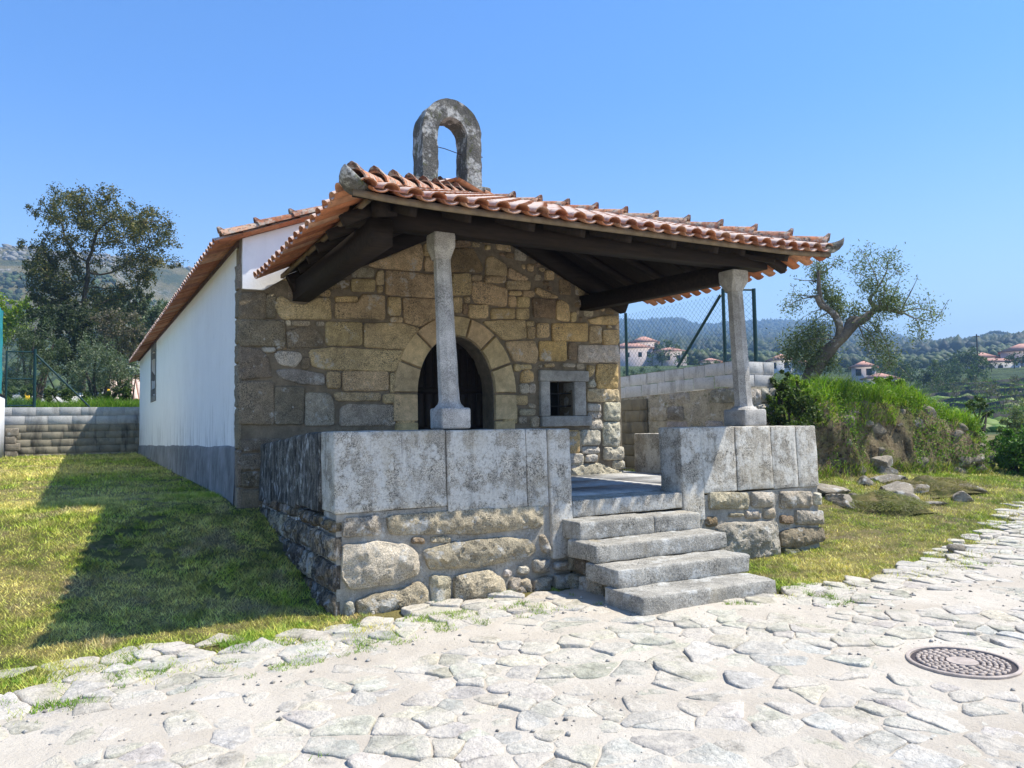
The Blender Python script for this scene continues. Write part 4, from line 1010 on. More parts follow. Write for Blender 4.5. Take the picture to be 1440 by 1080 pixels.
# grit and small broken pieces lying in the dust
mb = MB(); n = 5200; x = -5+_RS.random(n)*17; y = -5.2+_RS.random(n)*5.4; k = (y < road_edge(x)+.05) & in_view(x, y) & free(x, y) & (fbm2(x, y, 1.1, 3, .6, 44) > -.12); x, y = x[k], y[k]; m = len(x)
OC = np.array([(1, 0, 0), (-1, 0, 0), (0, 1, 0), (0, -1, 0), (0, 0, .7), (0, 0, -.7)], float); OF = np.array([(0, 2, 4), (2, 1, 4), (1, 3, 4), (3, 0, 4), (2, 0, 5), (1, 2, 5), (3, 1, 5), (0, 3, 5)])
sz = .005+.016*_RS.random(m)**3; P = np.stack([x, y, road_z(x, y)+sz*.3], -1); V = P[:, None]+OC[None]*(sz[:, None, None])*(.6+.8*_RS.random((m, 6, 1))); g_ = .18+.34*_RS.random((m, 1))
mb.add(V.reshape(-1, 3), (OF[None]+np.arange(m)[:, None, None]*6).reshape(-1, 3), np.repeat(g_*np.array([[1.05, 1, .9]]), 6, 0))
tag(mb.build('road_grit', M['cobble']), 'grit and stone chips scattered on the dusty road', 'grit', kind='stuff')

# cast cover in the road
mh = thing('manhole_cover', 'round cast manhole cover with rows of studs set in the pale road', 'manhole cover', (MHX, MHY, .02))
mb = MB(); a = np.linspace(0, 2*pi, 49)[:-1]
prof = [(MHR+.024, -.05), (MHR+.024, .026), (MHR+.02, .030), (MHR+.004, .031), (MHR, .028), (MHR, .0)]
V = np.concatenate([np.stack([MHX+r*np.cos(a), MHY+r*np.sin(a), np.full(48, -.008+z)], -1) for r, z in prof]); k = np.arange(48); k2 = (k+1) % 48
mb.add(V, np.concatenate([np.stack([i*48+k, i*48+k2, (i+1)*48+k2, (i+1)*48+k], -1) for i in range(5)])); part('frame', mb, M['cast'], mh, angle=40)
mb = MB(); r_ = MHR-.004
V = np.concatenate([np.stack([MHX+r_*np.cos(a), MHY+r_*np.sin(a), np.full(48, z)], -1) for z in (-.02, .009)])
mb.add(V, np.stack([k, k2, 48+k2, 48+k], -1)); mb.add(V[48:], [tuple(range(48))]); 
lid = part('lid', mb, M['castdark'], mh)
mb = MB()
def stud(r, t, lr, lt):
    q = []
    for z, s_ in ((.0091, 1), (.021, .86)):
        for sr, st_ in ((-1, -1), (1, -1), (1, 1), (-1, 1)):
            rr = r+sr*lr*s_/2; tt = t+st_*lt*s_/2/max(r, .02); q.append((MHX+rr*cos(tt), MHY+rr*sin(tt), z))
    mb.add(q, [(0, 1, 5, 4), (1, 2, 6, 5), (2, 3, 7, 6), (3, 0, 4, 7), (4, 5, 6, 7)])
for r in np.arange(.12, MHR-.015, .034):
    n = int(2*pi*r/.052); ph = random.random()
    for q in range(n): stud(r, 2*pi*(q+ph)/n, .023, .036)
mb.tube([(MHX, MHY, .004), (MHX, MHY, .020)], [.095, .092], 24)
o = part('studs', mb, M['cast'], lid); o['kind'] = 'stuff'

# ------------------------------------------------------------------ grass
def blades(mb, P, h, w, lean, cols, bend=False):
    """P (n,3) roots, one narrow face each (two when bent)"""
    n = len(P); a = _RS.random(n)*2*pi; b = _RS.random(n)*2*pi
    sd = np.stack([np.cos(a), np.sin(a), np.zeros(n)], -1)*(w[:, None]/2); ln = np.stack([np.cos(b), np.sin(b), np.zeros(n)], -1)*(lean*h)[:, None]
    up = np.array([0, 0, 1.0])
    if not bend:
        V = np.stack([P-sd, P+sd, P+ln+up*h[:, None]], 1).reshape(-1, 3)
        mb.add(V, np.arange(3*n).reshape(n, 3), np.repeat(cols, 3, 0))
    else:
        m = P+ln*.35+up*(h*.62)[:, None]; V = np.stack([P-sd, P+sd, m+sd*.7, m-sd*.7, P+ln+up*h[:, None]], 1).reshape(-1, 3); k = np.arange(n)*5
        mb.add(V, np.stack([k, k+1, k+2, k+3], -1), np.repeat(cols, 5, 0)); s0 = mb.n-5*n
        mb.f.append(np.stack([k+3, k+2, k+4], -1)+s0); mb.mi.append(np.zeros(n, int))
def scatter(n, x0, x1, y0, y1, near=7.0, pw=1.7):
    x = x0+_RS.random(n)*(x1-x0); y = y0+_RS.random(n)*(y1-y0); d = np.hypot(x-CAMP[0], y-CAMP[1])
    k = (_RS.random(n) < np.minimum(1, (near/d)**pw)) & in_view(x, y); return x[k], y[k], d[k]
mb = MB()
for (n, box) in ((430000, (-8.5, .2, -1.8, 5)), (330000, (-8, .2, 5, 20.9)), (520000, (3.5, 18, -1.8, 6)), (30000, (5.4, 7.4, 2, 12))):
    x, y, d = scatter(n, *box)
    e = y-road_edge(x)+.14*fbm2(x, y, 1.7, 3); k = free(x, y) & ((e > -.02) | ((e > -.9) & (_RS.random(len(x)) < .9*np.exp(e*2.6)*(fbm2(x, y, 3.2, 3, .6, 4) > .0))))
    if box[0] > 5: k &= (x > 5.45)
    k &= fbm2(x, y, 2.3, 4, .65, 9) > -.38                 # bare, worn spots
    x, y, d = x[k], y[k], d[k]; m = len(x)
    h = (.014+.034*_RS.random(m)**1.5)*(1+.7*fbm2(x, y, 1.6, 3))*(1+.7*fbm2(x, y, 6.5, 3))*np.minimum(1.6, np.maximum(1, d/11)); w = .0058*np.maximum(1, d/6.5)*(.7+.6*_RS.random(m))
    c = (.74+.90*_RS.random((m, 1)))*(1+.75*fbm2(x, y, 8.0, 3)[:, None])*np.ones((1, 3)); dry = _RS.random(m) < .22; c[dry] *= (1.22, 1.06, .95)
    blades(mb, np.stack([x, y, ground_z(x, y)-.004], -1), h, w, .5+.9*_RS.random(m), c)
# weeds along the joints of the setts and at the wall foot
n = 60000; x = -4.5+_RS.random(n)*8.7; y = road_edge(x)-.95+_RS.random(n)*1.15
k = free(x, y) & (fbm2(x, y, 3.4, 4, .6, 21) > .12); x, y = x[k], y[k]; m = len(x)
blades(mb, np.stack([x, y, np.maximum(ground_z(x, y), 0)+.004], -1), .012+.035*_RS.random(m), .005+.004*_RS.random(m), .4+.9*_RS.random(m), np.array([[.55, .82, .5]])*(.7+.6*_RS.random((m, 1))))
n = 9000; x = _RS.random(n)*9-2; y = -4.2+_RS.random(n)*3.4
k = free(x, y) & (fbm2(x, y, 2.2, 4, .6, 33) > .40); x, y = x[k], y[k]; m = len(x)
blades(mb, np.stack([x, y, np.full(m, .012)], -1), .010+.022*_RS.random(m), .005+.004*_RS.random(m), .4+.9*_RS.random(m), np.array([[.5, .75, .5]])*(.7+.6*_RS.random((m, 1))))
tag(mb.build('lawn_grass', M['lawn_blade']), 'short mown grass turning to straw around the chapel', 'grass', kind='stuff')
# ------------------------------------------------------------------ plants
def leaves(mb, C_, size, cols, aspect=.45, flat=.0):
    """one small rhombic leaf per centre"""
    n = len(C_); a = _RS.normal(size=(n, 3)); a /= np.linalg.norm(a, axis=1, keepdims=True); b = _RS.normal(size=(n, 3)); b[:, 2] += flat
    nrm = np.cross(a, b); nrm /= np.linalg.norm(nrm, axis=1, keepdims=True)+1e-9; b = np.cross(nrm, a)
    s_ = (size*(.65+.7*_RS.random(n)))[:, None]/2
    V = np.stack([C_-a*s_, C_+b*s_*aspect, C_+a*s_, C_-b*s_*aspect], 1).reshape(-1, 3)
    mb.add(V, np.arange(4*n).reshape(n, 4), np.repeat(cols, 4, 0))
def blob_points(blobs, n, p=2.2, clump=None, cr=.25):
    """points spread through ellipsoid blobs (x, y, z, r[, rz]), gathered in clumps"""
    B = np.array([b[:4] for b in blobs], float); wt = B[:, 3]**p; wt /= wt.sum()
    def pts(m):
        i = _RS.choice(len(B), m, p=wt); d = _RS.normal(size=(m, 3)); d /= np.linalg.norm(d, axis=1, keepdims=True)
        return B[i, :3]+d*(B[i, 3]*_RS.random(m)**.42)[:, None], i
    if not clump: return pts(n)
    c, ci = pts(clump); k = _RS.integers(0, clump, n); r = B[ci[k], 3]*cr*(.5+_RS.random(n))
    d = _RS.normal(size=(n, 3)); d /= np.linalg.norm(d, axis=1, keepdims=True)
    return c[k]+d*(r*_RS.random(n)**.5)[:, None], ci[k]
def palette(n, cols, var=.25):
    c = np.array(cols)[_RS.integers(0, len(cols), n)]; return c*(1-var+2*var*_RS.random((n, 1)))
def grow(attr, trunk, step=.5, infl=4.0, kill=.8, iters=90):
    """space colonisation from a trunk polyline; returns nodes, parents"""
    N = [np.array(p, float) for p in trunk]; Pa = [-1]+list(range(len(trunk)-1)); A = np.array(attr, float)
    for _ in range(iters):
        if len(A) == 0: break
        X = np.array(N); D = np.linalg.norm(A[:, None]-X[None], axis=2); nn = D.argmin(1); dm = D.min(1)
        act = dm < infl
        if not act.any(): act = dm < dm.min()+.01
        new = []
        for q in np.unique(nn[act]):
            v = (A[act & (nn == q)]-X[q]); v = (v/(np.linalg.norm(v, axis=1, keepdims=True)+1e-9)).mean(0); v += _RS.normal(size=3)*.12
            L = np.linalg.norm(v)
            if L < .05: continue
            new.append((X[q]+v/L*step, q))
        if not new: break
        for p, q in new: N.append(p); Pa.append(q)
        X2 = np.array([p for p, _ in new]); D2 = np.linalg.norm(A[:, None]-X2[None], axis=2).min(1)
        A = A[(D2 > kill)]
    return np.array(N), Pa
def skeleton_mesh(mb, N, Pa, tip=.012, expo=2.3, seg=6, rmax=None):
    n = len(N); kids = [[] for _ in range(n)]
    for i, p in enumerate(Pa):
        if p >= 0: kids[p].append(i)
    acc = np.zeros(n)
    for i in range(n-1, -1, -1): acc[i] = max(tip**expo, sum(acc[c] for c in kids[i])) if kids[i] else tip**expo
    R_ = acc**(1/expo)
    if rmax: R_ = R_*min(1, rmax/R_[0])
    starts = [0]; 
    while starts:
        s0 = starts.pop(); ch = [s0] if Pa[s0] < 0 else [Pa[s0], s0]; rr = [R_[s0]]*len(ch); i = s0
        while kids[i]:
            ks = sorted(kids[i], key=lambda c: -R_[c]); starts += ks[1:]; i = ks[0]; ch.append(i); rr.append(R_[i])
        if len(ch) > 1:
            r = np.array(rr); mb.tube(N[ch], r, seg if r[0] > .05 else 4, cap=False)
    return R_
def px_blobs(L, ox, oy, sc, rng, depth=0.0):
    """ellipsoids sketched over an enlarged view, given their size at rng metres"""
    o = []
    for b in L:
        p = at_range(ox+b[0]/sc, oy+b[1]/sc, rng); r = b[2]/sc*rng/F_*.92
        d = (p-CAMP); d[2] = 0; d /= np.linalg.norm(d); p = p+d*random.uniform(-depth, depth); o.append((p[0], p[1], p[2], r))
    return o
def shrub(name, label, cat, blobs, n, size, cols, base=None, stems=5, aspect=.45, group=None, clump=None, cr=.3, mat='leaf', trunk_r=.04):
    B = np.array([b[:4] for b in blobs]); c = B[:, :3].mean(0)
    if base is None: base = (c[0], c[1], (B[:, 2]-B[:, 3]).min())
    t = thing(name, label, cat, base, group)
    P, bi = blob_points(blobs, n, clump=clump, cr=cr); mb = MB(); leaves(mb, P, np.full(n, size), palette(n, cols), aspect); part('crown', mb, M[mat], t)
    mb = MB()
    for k in range(stems):
        b = B[random.randrange(len(B))]; a = np.array(base)+np.array([random.uniform(-.1, .1), random.uniform(-.1, .1), -.05]); e = b[:3]+np.array([0, 0, b[3]*.4])
        mid = a*.55+e*.45+np.array([random.uniform(-.2, .2), random.uniform(-.2, .2), .1])*b[3]
        mb.tube([a, a*.75+mid*.25, mid, mid*.4+e*.6, e], [trunk_r*q for q in (1.2, 1, .7, .45, .2)], 5)
    part('trunk', mb, M['bark'], t, smooth=True); return t
# ------------------------------------------------------------------ left: walls, fence, field, trees
def block_courses(mb, mapf, u0, u1, v0, rows, h, ln, col=(1, 1, 1), mi=0, var=.12, gap=.008, dep=.02, top=None):
    for r in range(rows):
        u = u0-(ln/2 if r % 2 else 0)
        while u < u1:
            a, b = max(u0, u), min(u1, u+ln*random.uniform(.94, 1.06)); u = b if b > u+.01 else u+ln
            if b-a < .04: continue
            z0, z1 = v0+r*h+gap/2, v0+(r+1)*h-gap/2; k = random.uniform(1-var, 1+var); d = dep+random.uniform(-.006, .006)
            if top is not None: z0, z1 = [z+top((a+b)/2) for z in (z0, z1)]
            e = .006; q = []
            for dd, s_ in ((0, 0), (d-.006, 0), (d, e)):
                for (uu, vv) in ((a+gap/2+s_, z0+s_), (b-gap/2-s_, z0+s_), (b-gap/2-s_, z1-s_), (a+gap/2+s_, z1-s_)): q.append((uu, vv, dd))
            q = np.array(q); V = mapf(q[:, 0], q[:, 1], q[:, 2])
            mb.add(V, [(i*4+j, i*4+(j+1) % 4, (i+1)*4+(j+1) % 4, (i+1)*4+j) for i in range(2) for j in range(4)]+[(8, 9, 10, 11)], tuple(c*k for c in col), mi)
BWY = 21.2
mapBW = lambda u, v, d: np.stack([u, BWY-d, v], -1)
bw = thing('block_wall', 'concrete block retaining wall with two pale upper courses behind the chapel lawn', 'wall', (-2, BWY, .85))
mb = MB(); mb.box(-14, 7.6, BWY, BWY+.2, .5, 1.835)
block_courses(mb, mapBW, -14, 7.5, .72, 5, .223, .56, (1, 1, 1))
part('lower_courses', mb, M['oldblock'], bw)
mb = MB(); mb.box(-14, 7.6, BWY+.006, BWY+.2, 1.839, 2.372)
block_courses(mb, mapBW, -14, 7.5, 1.842, 2, .265, .62, (1, 1, 1), var=.06, gap=.006, dep=.018)
part('upper_courses', mb, M['block'], bw)
st = thing('block_pier', 'short pier of stacked rough blocks at the left end of the lawn', 'pier', (-3.72, 20.85, .86)); 
for i in range(4):
    m = MB(); w_ = .24+.05*(3-i)*.5; rbox(m, -3.92, -3.92+w_+.08*(i % 2), 20.72, 21.14, .84+i*.225, .84+(i+1)*.225-.008, .02, .12, .02, seed=i*4); part('block', m, M['loose'], st, angle=45)
# white court wall and its windbreak at the picture's left edge
ww = thing('court_wall', 'white rendered wall end at the left edge of the lawn', 'wall', (-4.0, 15, .8))
mb = MB(); mb.box(-4.14, -3.935, 9, 20.7, .3, 2.64); part('wall_face', mb, M['white'], ww)
mb = MB(); mb.box(-4.16, -3.915, 8.98, 20.72, 2.644, 2.70); part('coping', mb, M['block'], ww)
nt_ = thing('windbreak_fence', 'tall teal windbreak fence on top of the white wall', 'fence', (-4.0, 15, 2.7))
mb = MB(); n = 60
V = [(-4.02+.012*sin(i*1.7)+.01*sin(k*2.1+i), 9+11.6*i/n, 2.71+2.5*k/8) for i in range(n+1) for k in range(9)]
V2 = [(x-.006, y, z) for x, y, z in V]
mb.add(V+V2, [(i*9+k, i*9+k+1, (i+1)*9+k+1, (i+1)*9+k) for i in range(n) for k in range(8)]+[(n*9+9+i*9+k, n*9+9+(i+1)*9+k, n*9+9+(i+1)*9+k+1, n*9+9+i*9+k+1) for i in range(n) for k in range(8)])
part('netting', mb, M['net'], nt_, smooth=True)
for i in range(5):
    m = MB(); m.tube([(-4.07, 9.05+i*2.88, 2.70), (-4.07, 9.05+i*2.88, 5.28)], .03, 8); part('post', m, M['greenpaint'], nt_, smooth=True)

def chain(mb, A, B, z0f, z1f, sp=.06, r=.0016):
    """diamond mesh of wire between two posts"""
    A, B = np.array(A, float), np.array(B, float); L = np.linalg.norm(B-A); e = (B-A)/L; nrm = np.array([-e[1], e[0], 0])*.003
    H = max(z1f(0)-z0f(0), z1f(L)-z0f(L)); zb = min(z0f(0), z0f(L))
    for sgn in (1, -1):
        c = -H if sgn > 0 else 0
        while c < (L if sgn > 0 else L+H):
            # u = c + sgn*(z-zb); clip to panel
            zs_ = []
            for t in np.linspace(0, H+.3, 40):
                u = c+sgn*t
                if 0 <= u <= L and z0f(u) <= zb+t <= z1f(u): zs_.append((u, zb+t))
            if len(zs_) > 1:
                p, q = zs_[0], zs_[-1]
                mb.tube([A+e*p[0]+nrm*sgn+np.array([0, 0, p[1]]), A+e*q[0]+nrm*sgn+np.array([0, 0, q[1]])], r, 3, cap=False)
            c += sp*1.41
FY = BWY+.1
fl = thing('chain_link_fence', 'dark green gate panel and braced post on the block wall behind the lawn', 'fence', (-3.2, FY, 2.37))
for x, top in ((-3.22, 4.18), (-3.95, 4.10)):
    m = MB(); m.tube([(x, FY, 2.37), (x, FY, top)], .045 if x > -3.5 else .03, 10); part('post', m, M['greenpaint'], fl, smooth=True)
for z in (2.43, 3.25, 4.08):
    m = MB(); m.tube([(-3.95, FY, z), (-3.22, FY, z)], .022, 8); part('rail', m, M['greenpaint'], fl, smooth=True)
m = MB(); m.tube([(-3.20, FY, 4.02), (-1.72, FY+.02, 2.38)], .028, 8); part('brace', m, M['greenpaint'], fl, smooth=True)
m = MB(); chain(m, (-3.95, FY, 0), (-3.22, FY, 0), lambda u: 2.43, lambda u: 4.08, .06, .003); part('mesh', m, M['wire'], fl)

# the field held up by the wall
def field_z(x, y): return 2.16+.02*(y-21)+.10*fbm2(x, y, .4, 3)
mb = MB(); V, Fq = grid(axis_lines([(-40, -8, 3), (-8, 9, .6), (9, 30, 3)]), axis_lines([(21.36, 48, .6)]), lambda X, Y: field_z(X, Y)); mb.add(V, Fq)
tag(mb.build('field', M['meadow'], smooth=True), kind='structure')
mb = MB(); n = 26000; x = -6.5+_RS.random(n)*9; y = 21.42+7.5*_RS.random(n)**1.6; k = in_view(x, y, -8, 14); x, y = x[k], y[k]; m = len(x)
blades(mb, np.stack([x, y, field_z(x, y)], -1), (.18+.36*_RS.random(m))*(1+.5*fbm2(x, y, .8, 3)), .016+.012*_RS.random(m), .3+.5*_RS.random(m), palette(m, [(.13, .26, .02), (.18, .30, .03), (.24, .33, .05), (.10, .20, .02)]), True)
tag(mb.build('meadow_grass', M['blade']), 'tall bright green grass standing behind the block wall', 'grass', kind='stuff')

# the big tree, its limbs grown into the crown seen in the photograph
OK = [(470, 165, 100), (340, 195, 100), (225, 235, 70), (600, 185, 85), (420, 260, 130), (560, 300, 120), (740, 245, 90), (830, 270, 95), (885, 340, 100), (935, 420, 90), (800, 420, 120), (700, 380, 110),
      (300, 480, 115), (230, 545, 95), (175, 620, 50), (330, 580, 115), (430, 420, 110), (640, 480, 110), (880, 520, 90), (985, 480, 55), (780, 560, 90), (700, 650, 75), (820, 600, 60), (240, 660, 80), (360, 670, 90), (620, 650, 80),
      (560, 720, 75), (450, 600, 80), (210, 480, 80), (260, 590, 90), (190, 560, 70), (330, 700, 80), (240, 720, 70), (250, 780, 80), (340, 800, 80), (450, 820, 80)]
RO = 45.0
ob = px_blobs(OK, 0, 240, 4, RO, 2.2)
tb = at_range(470/4, 240+1270/4, RO); tb[2] = 2.5
trunk = [tb]+[at_range(px/4, 240+py/4, RO) for px, py in ((465, 1100), (470, 950), (472, 820), (474, 740), (476, 690))]
oak = thing('tall_tree', 'tall dark leafy tree with spreading limbs rising behind the lawn wall', 'tree', tuple(tb))
at_, _ = blob_points(ob, 620, 2.6)
N, Pa = grow(at_, trunk, .55, 5.0, .75, 70)
mb = MB(); R_ = skeleton_mesh(mb, N, Pa, .020, 2.2, 7, .46); part('trunk', mb, M['bark'], oak, smooth=True)
tips = N[R_ < .05]; n = 36000; k = _RS.integers(0, len(tips), n)
P = tips[k]+_RS.normal(size=(n, 3))*np.array([.25, .25, .19])
q_, _ = blob_points(ob, n, 2.4, clump=340, cr=.30); sel = _RS.random(n) < .58; P[sel] = q_[sel]
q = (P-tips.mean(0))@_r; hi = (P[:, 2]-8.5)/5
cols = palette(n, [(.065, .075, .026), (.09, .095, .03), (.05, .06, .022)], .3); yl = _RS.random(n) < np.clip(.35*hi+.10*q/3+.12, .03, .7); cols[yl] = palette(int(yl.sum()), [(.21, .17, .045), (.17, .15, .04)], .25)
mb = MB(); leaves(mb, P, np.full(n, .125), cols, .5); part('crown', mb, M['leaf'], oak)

OL = [(.12, .15, .085), (.17, .20, .12), (.09, .12, .06), (.21, .235, .15)]
DK = [(.030, .045, .018), (.045, .062, .022), (.06, .075, .03)]
GR = [(.06, .10, .025), (.09, .13, .03), (.12, .16, .045)]
BR = [(.20, .28, .02), (.26, .33, .03), (.15, .24, .02)]
BN = [(.16, .13, .085), (.12, .105, .07), (.20, .17, .12), (.10, .105, .05)]
def pxs(L, rng, depth=.6): return px_blobs(L, 0, 0, 1, rng, depth)
def ground_under(blobs, zf=None):
    B = np.array([b[:3] for b in blobs]); x, y = B[:, 0].mean(), B[:, 1].mean(); return (x, y, float(field_z(x, y)) if zf is None else zf)
def lshrub(name, label, cat, L, rng, n, size, cols, **k):
    b = pxs(L, rng, k.pop('depth', .7)); return shrub(name, label, cat, b, n, size, cols, base=ground_under(b), **k)
lshrub('olive_tree', 'silver green olive tree in front of the tall tree, nearest the braced post', 'tree', [(135, 500, 26), (160, 520, 26), (120, 530, 26), (145, 545, 22), (100, 545, 16), (175, 548, 14)], 31, 9000, .10, OL, clump=170, aspect=.28, trunk_r=.07, stems=6)
lshrub('olive_tree', 'dull green olive tree seen through the gate panel', 'tree', [(30, 490, 26), (50, 470, 24), (20, 530, 22), (60, 515, 24), (40, 545, 18), (75, 490, 20)], 35, 7500, .11, [(.09, .115, .055), (.12, .15, .075), (.065, .09, .04)], clump=150, aspect=.28, trunk_r=.08, stems=6)
lshrub('evergreen_shrub', 'dark evergreen shrub crowding the foot of the tall tree', 'shrub', [(60, 452, 22), (90, 462, 28), (120, 462, 28), (80, 500, 26), (110, 510, 26), (70, 438, 16), (140, 475, 24), (100, 440, 16), (45, 480, 20), (155, 490, 18)], 41, 12000, .15, DK, clump=150)
lshrub('bright_shrub', 'yellow green broadleaf shrub at the far left skyline', 'shrub', [(-20, 440, 26), (10, 438, 20), (35, 434, 16), (15, 460, 24), (50, 445, 12), (-30, 470, 30)], 54, 5200, .20, BR, clump=110)
lshrub('bare_shrub', 'thin brownish shrub half in leaf left of the nave eaves', 'shrub', [(160, 485, 28), (175, 460, 24), (180, 500, 24), (152, 450, 22), (165, 525, 20), (188, 528, 16), (190, 475, 16)], 38, 8000, .12, BN, clump=120, stems=14, trunk_r=.03)
lshrub('hillside_shrub', 'dark rounded shrub just left of the nave roof', 'shrub', [(195, 470, 14), (205, 480, 14), (188, 492, 12)], 43, 2600, .16, DK, clump=60)
lshrub('grey_shrub', 'pale grey green bush above the nave eaves line', 'shrub', [(200, 440, 22), (216, 432, 16), (182, 446, 20), (226, 446, 18), (208, 458, 20), (236, 436, 12)], 58, 5400, .20, [(.14, .18, .09), (.10, .14, .06), (.18, .21, .12)], clump=90)
lshrub('oak_sapling', 'loose grey leaved tree under the right limbs of the tall tree', 'tree', [(160, 425, 22), (178, 412, 18), (150, 440, 22), (190, 430, 18), (138, 420, 16), (200, 415, 14), (172, 445, 20)], 50, 5600, .18, [(.075, .09, .045), (.10, .115, .06), (.06, .075, .03)], clump=80, stems=8)
lshrub('blossom_shrub', 'small whitish blossoming bush beside the far red roof', 'shrub', [(184, 520, 9), (190, 512, 8), (180, 528, 8), (192, 524, 6)], 37, 1500, .10, [(.52, .52, .48), (.40, .42, .36), (.12, .16, .06)], clump=40)
lshrub('hedge', 'low dark hedge running behind the meadow grass', 'hedge', [(40, 552, 9), (70, 555, 10), (95, 556, 9), (120, 556, 9), (150, 556, 8), (15, 552, 9), (176, 552, 9)], 29.5, 5200, .09, GR, clump=150)

def post_pair(x, rng, ztop, label, cols):
    p = at_range(x, 560, rng); z0 = float(field_z(p[0], p[1])); t = thing('gate_post', label, 'post', (p[0], p[1], z0))
    x0 = p[0]-.16
    for i, (c, w_) in enumerate(cols):
        m = MB(); m.box(x0, x0+w_-.004, p[1]-.12, p[1]+.12, z0-.1, ztop-.05*i); m.box(x0+.01, x0+w_-.014, p[1]-.10, p[1]+.10, ztop-.05*i+.001, ztop-.05*i+.03); x0 += w_; part('post_shaft', m, M[c], t)
post_pair(149, 33, 3.25, 'half white half yellow painted post beside the red roof', (('housewhite', .16), ('yellow', .13)))
post_pair(42, 33, 3.05, 'short yellow painted post behind the gate panel', (('yellow', .16),))
p = at_range(85, 545, 37); gw = thing('garden_wall', 'low white garden wall glimpsed through the olive foliage', 'wall', (p[0], p[1], 2.3)); mb = MB(); mb.box(p[0]-1.9, p[0]+1.4, p[1], p[1]+.2, 2.2, 3.25); part('wall_face', mb, M['housewhite'], gw); mb = MB(); mb.box(p[0]-1.95, p[0]+1.45, p[1]-.03, p[1]+.23, 3.254, 3.33); part('coping', mb, M['block'], gw)
# low shed with a tiled roof
p = at_range(158, 540, 40); sh = thing('shed', 'low shed with a red tiled roof just left of the nave', 'shed', (p[0]+2, p[1]+1, 2.4))
mb = MB(); mb.box(p[0]+.15, p[0]+5, p[1]+.2, p[1]+3, 2.3, 3.05); part('wall', mb, M['brickwall'], sh)
mb = MB(); 
for i in range(26): half_tile(mb, np.array([p[0]+i*.2, p[1]-.1, 3.04]), np.array([1.0, 0, 0]), np.array([0, .93, .36]), np.array([0, -.36, .93]), 3.4, .2, .19, .08, .08, 1, 5, .02, tcol())

part('roof', mb, M['tile'], sh, angle=50)
# ------------------------------------------------------------------ right: court wall and fence
RX, RY = 7.5, 2.77
WT = lambda y: 2.60-.025*(y-RY)
rw = thing('boundary_wall', 'old rendered stone wall topped with two pale block courses right of the chapel', 'wall', (RX+.1, 6, .4))
mb = MB(); V, Fq = [], []
ya = np.arange(RY+.02, 21.2, .12); zn = 18
for i, y in enumerate(ya):
    for k in range(zn+1):
        z = .1+(WT(y)-.44-.1)*k/zn; rub = float(sstep(5.4, 4.6, y)); bl = 1-rub
        V.append((RX-.01-.05*rub*float(fbm2(y, z, 3.0, 4, .6)), y, z))
n = len(ya); mb.add(V, [(i*(zn+1)+k, i*(zn+1)+k+1, (i+1)*(zn+1)+k+1, (i+1)*(zn+1)+k) for i in range(n-1) for k in range(zn)])
V = []
xa = np.arange(RX, 8.42, .08)
for i, x in enumerate(xa):
    for k in range(zn+1):
        z = .1+(WT(RY)-.44-.1)*k/zn; V.append((x, RY+.02+.05*float(fbm2(x, z, 4.0, 4, .6)), z))
n = len(xa); mb.add(V, [(i*(zn+1)+k, (i+1)*(zn+1)+k, (i+1)*(zn+1)+k+1, i*(zn+1)+k+1) for i in range(n-1) for k in range(zn)])
mb.box(RX+.07, RX+.25, RY+.12, 21.19, .1, 2.0)
part('rendered_face', mb, M['old_wall'], rw, smooth=True)
mb = MB()                                              # stained block courses towards the chapel's back
mapRW = lambda u, v, d: np.stack([RX-.02-d, u, v], -1)
block_courses(mb, mapRW, 5.05, 21.1, .05, 9, .222, .45, (.62, .58, .5), dep=.02, top=lambda u: min(0, WT(u)-.46-2.05))
part('lower_courses', mb, M['oldblock'], rw)
mb = MB()
for i, t in enumerate(courses(RY+.0, 5.0, .9, 2.12, (.2, .34), (.25, .6))):
    if random.random() < .5: stone_poly(mb, t, mapRW, -.05, random.uniform(-.01, .025), .03, scol(random.choice('eegt'), .2), i*1.7+1000, .02, 3, .06, .03)
mapRE = lambda u, v, d: np.stack([u, RY+.02-d, v], -1)
for i, t in enumerate(courses(RX-.02, 8.40, .9, 2.14, (.16, .3), (.2, .4))):
    stone_poly(mb, t, mapRE, -.05, random.uniform(.02, .06), .035, scol(random.choice('wtgw'), .2), i*1.9+1100, .02, 3, .06, .03)
part('rubble', mb, M['rubble'], rw, angle=45)
mb = MB(); mb.box(RX+.015, RX+.2, RY+.2, 21.19, 1.95, 2.16)
block_courses(mb, mapRW, RY, 21.1, 2.165, 2, .213, .50, (1.02, 1.01, .99), var=.05, gap=.006, dep=.0, top=lambda u: WT(u)-2.60)
block_courses(mb, mapRE, RX-.02, 8.42, 2.165, 2, .213, .46, (1.02, 1.01, .99), var=.05, gap=.006, dep=.0)
for (a, b) in zip(np.linspace(RY, 21.1, 20)[:-1], np.linspace(RY, 21.1, 20)[1:]):
    mb.add([(RX-.02, a, WT(a)-.008), (RX+.2, a, WT(a)-.008), (RX+.2, b, WT(b)-.008), (RX-.02, b, WT(b)-.008)], [(0, 1, 2, 3)])
mb.box(RX, 8.41, RY+.03, RY+.2, 2.10, 2.585)
part('upper_courses', mb, M['block'], rw)
ft = lambda y: WT(y)
fr = thing('chain_link_fence', 'dark green chain link fence with diagonal brace on the wall right of the chapel', 'fence', (RX+.1, 4, 2.6))
FX = RX+.09
for (x, y, zt, r) in ((FX, 8.6, 3.78, .03), (FX, 5.80, 3.80, .03), (FX, 3.10, 3.86, .03), (8.10, RY+.12, 3.86, .034)):
    m = MB(); m.tube([(x, y, WT(min(y, 20))-.02), (x, y, zt)], r, 10); part('post', m, M['greenpaint'], fr, smooth=True)
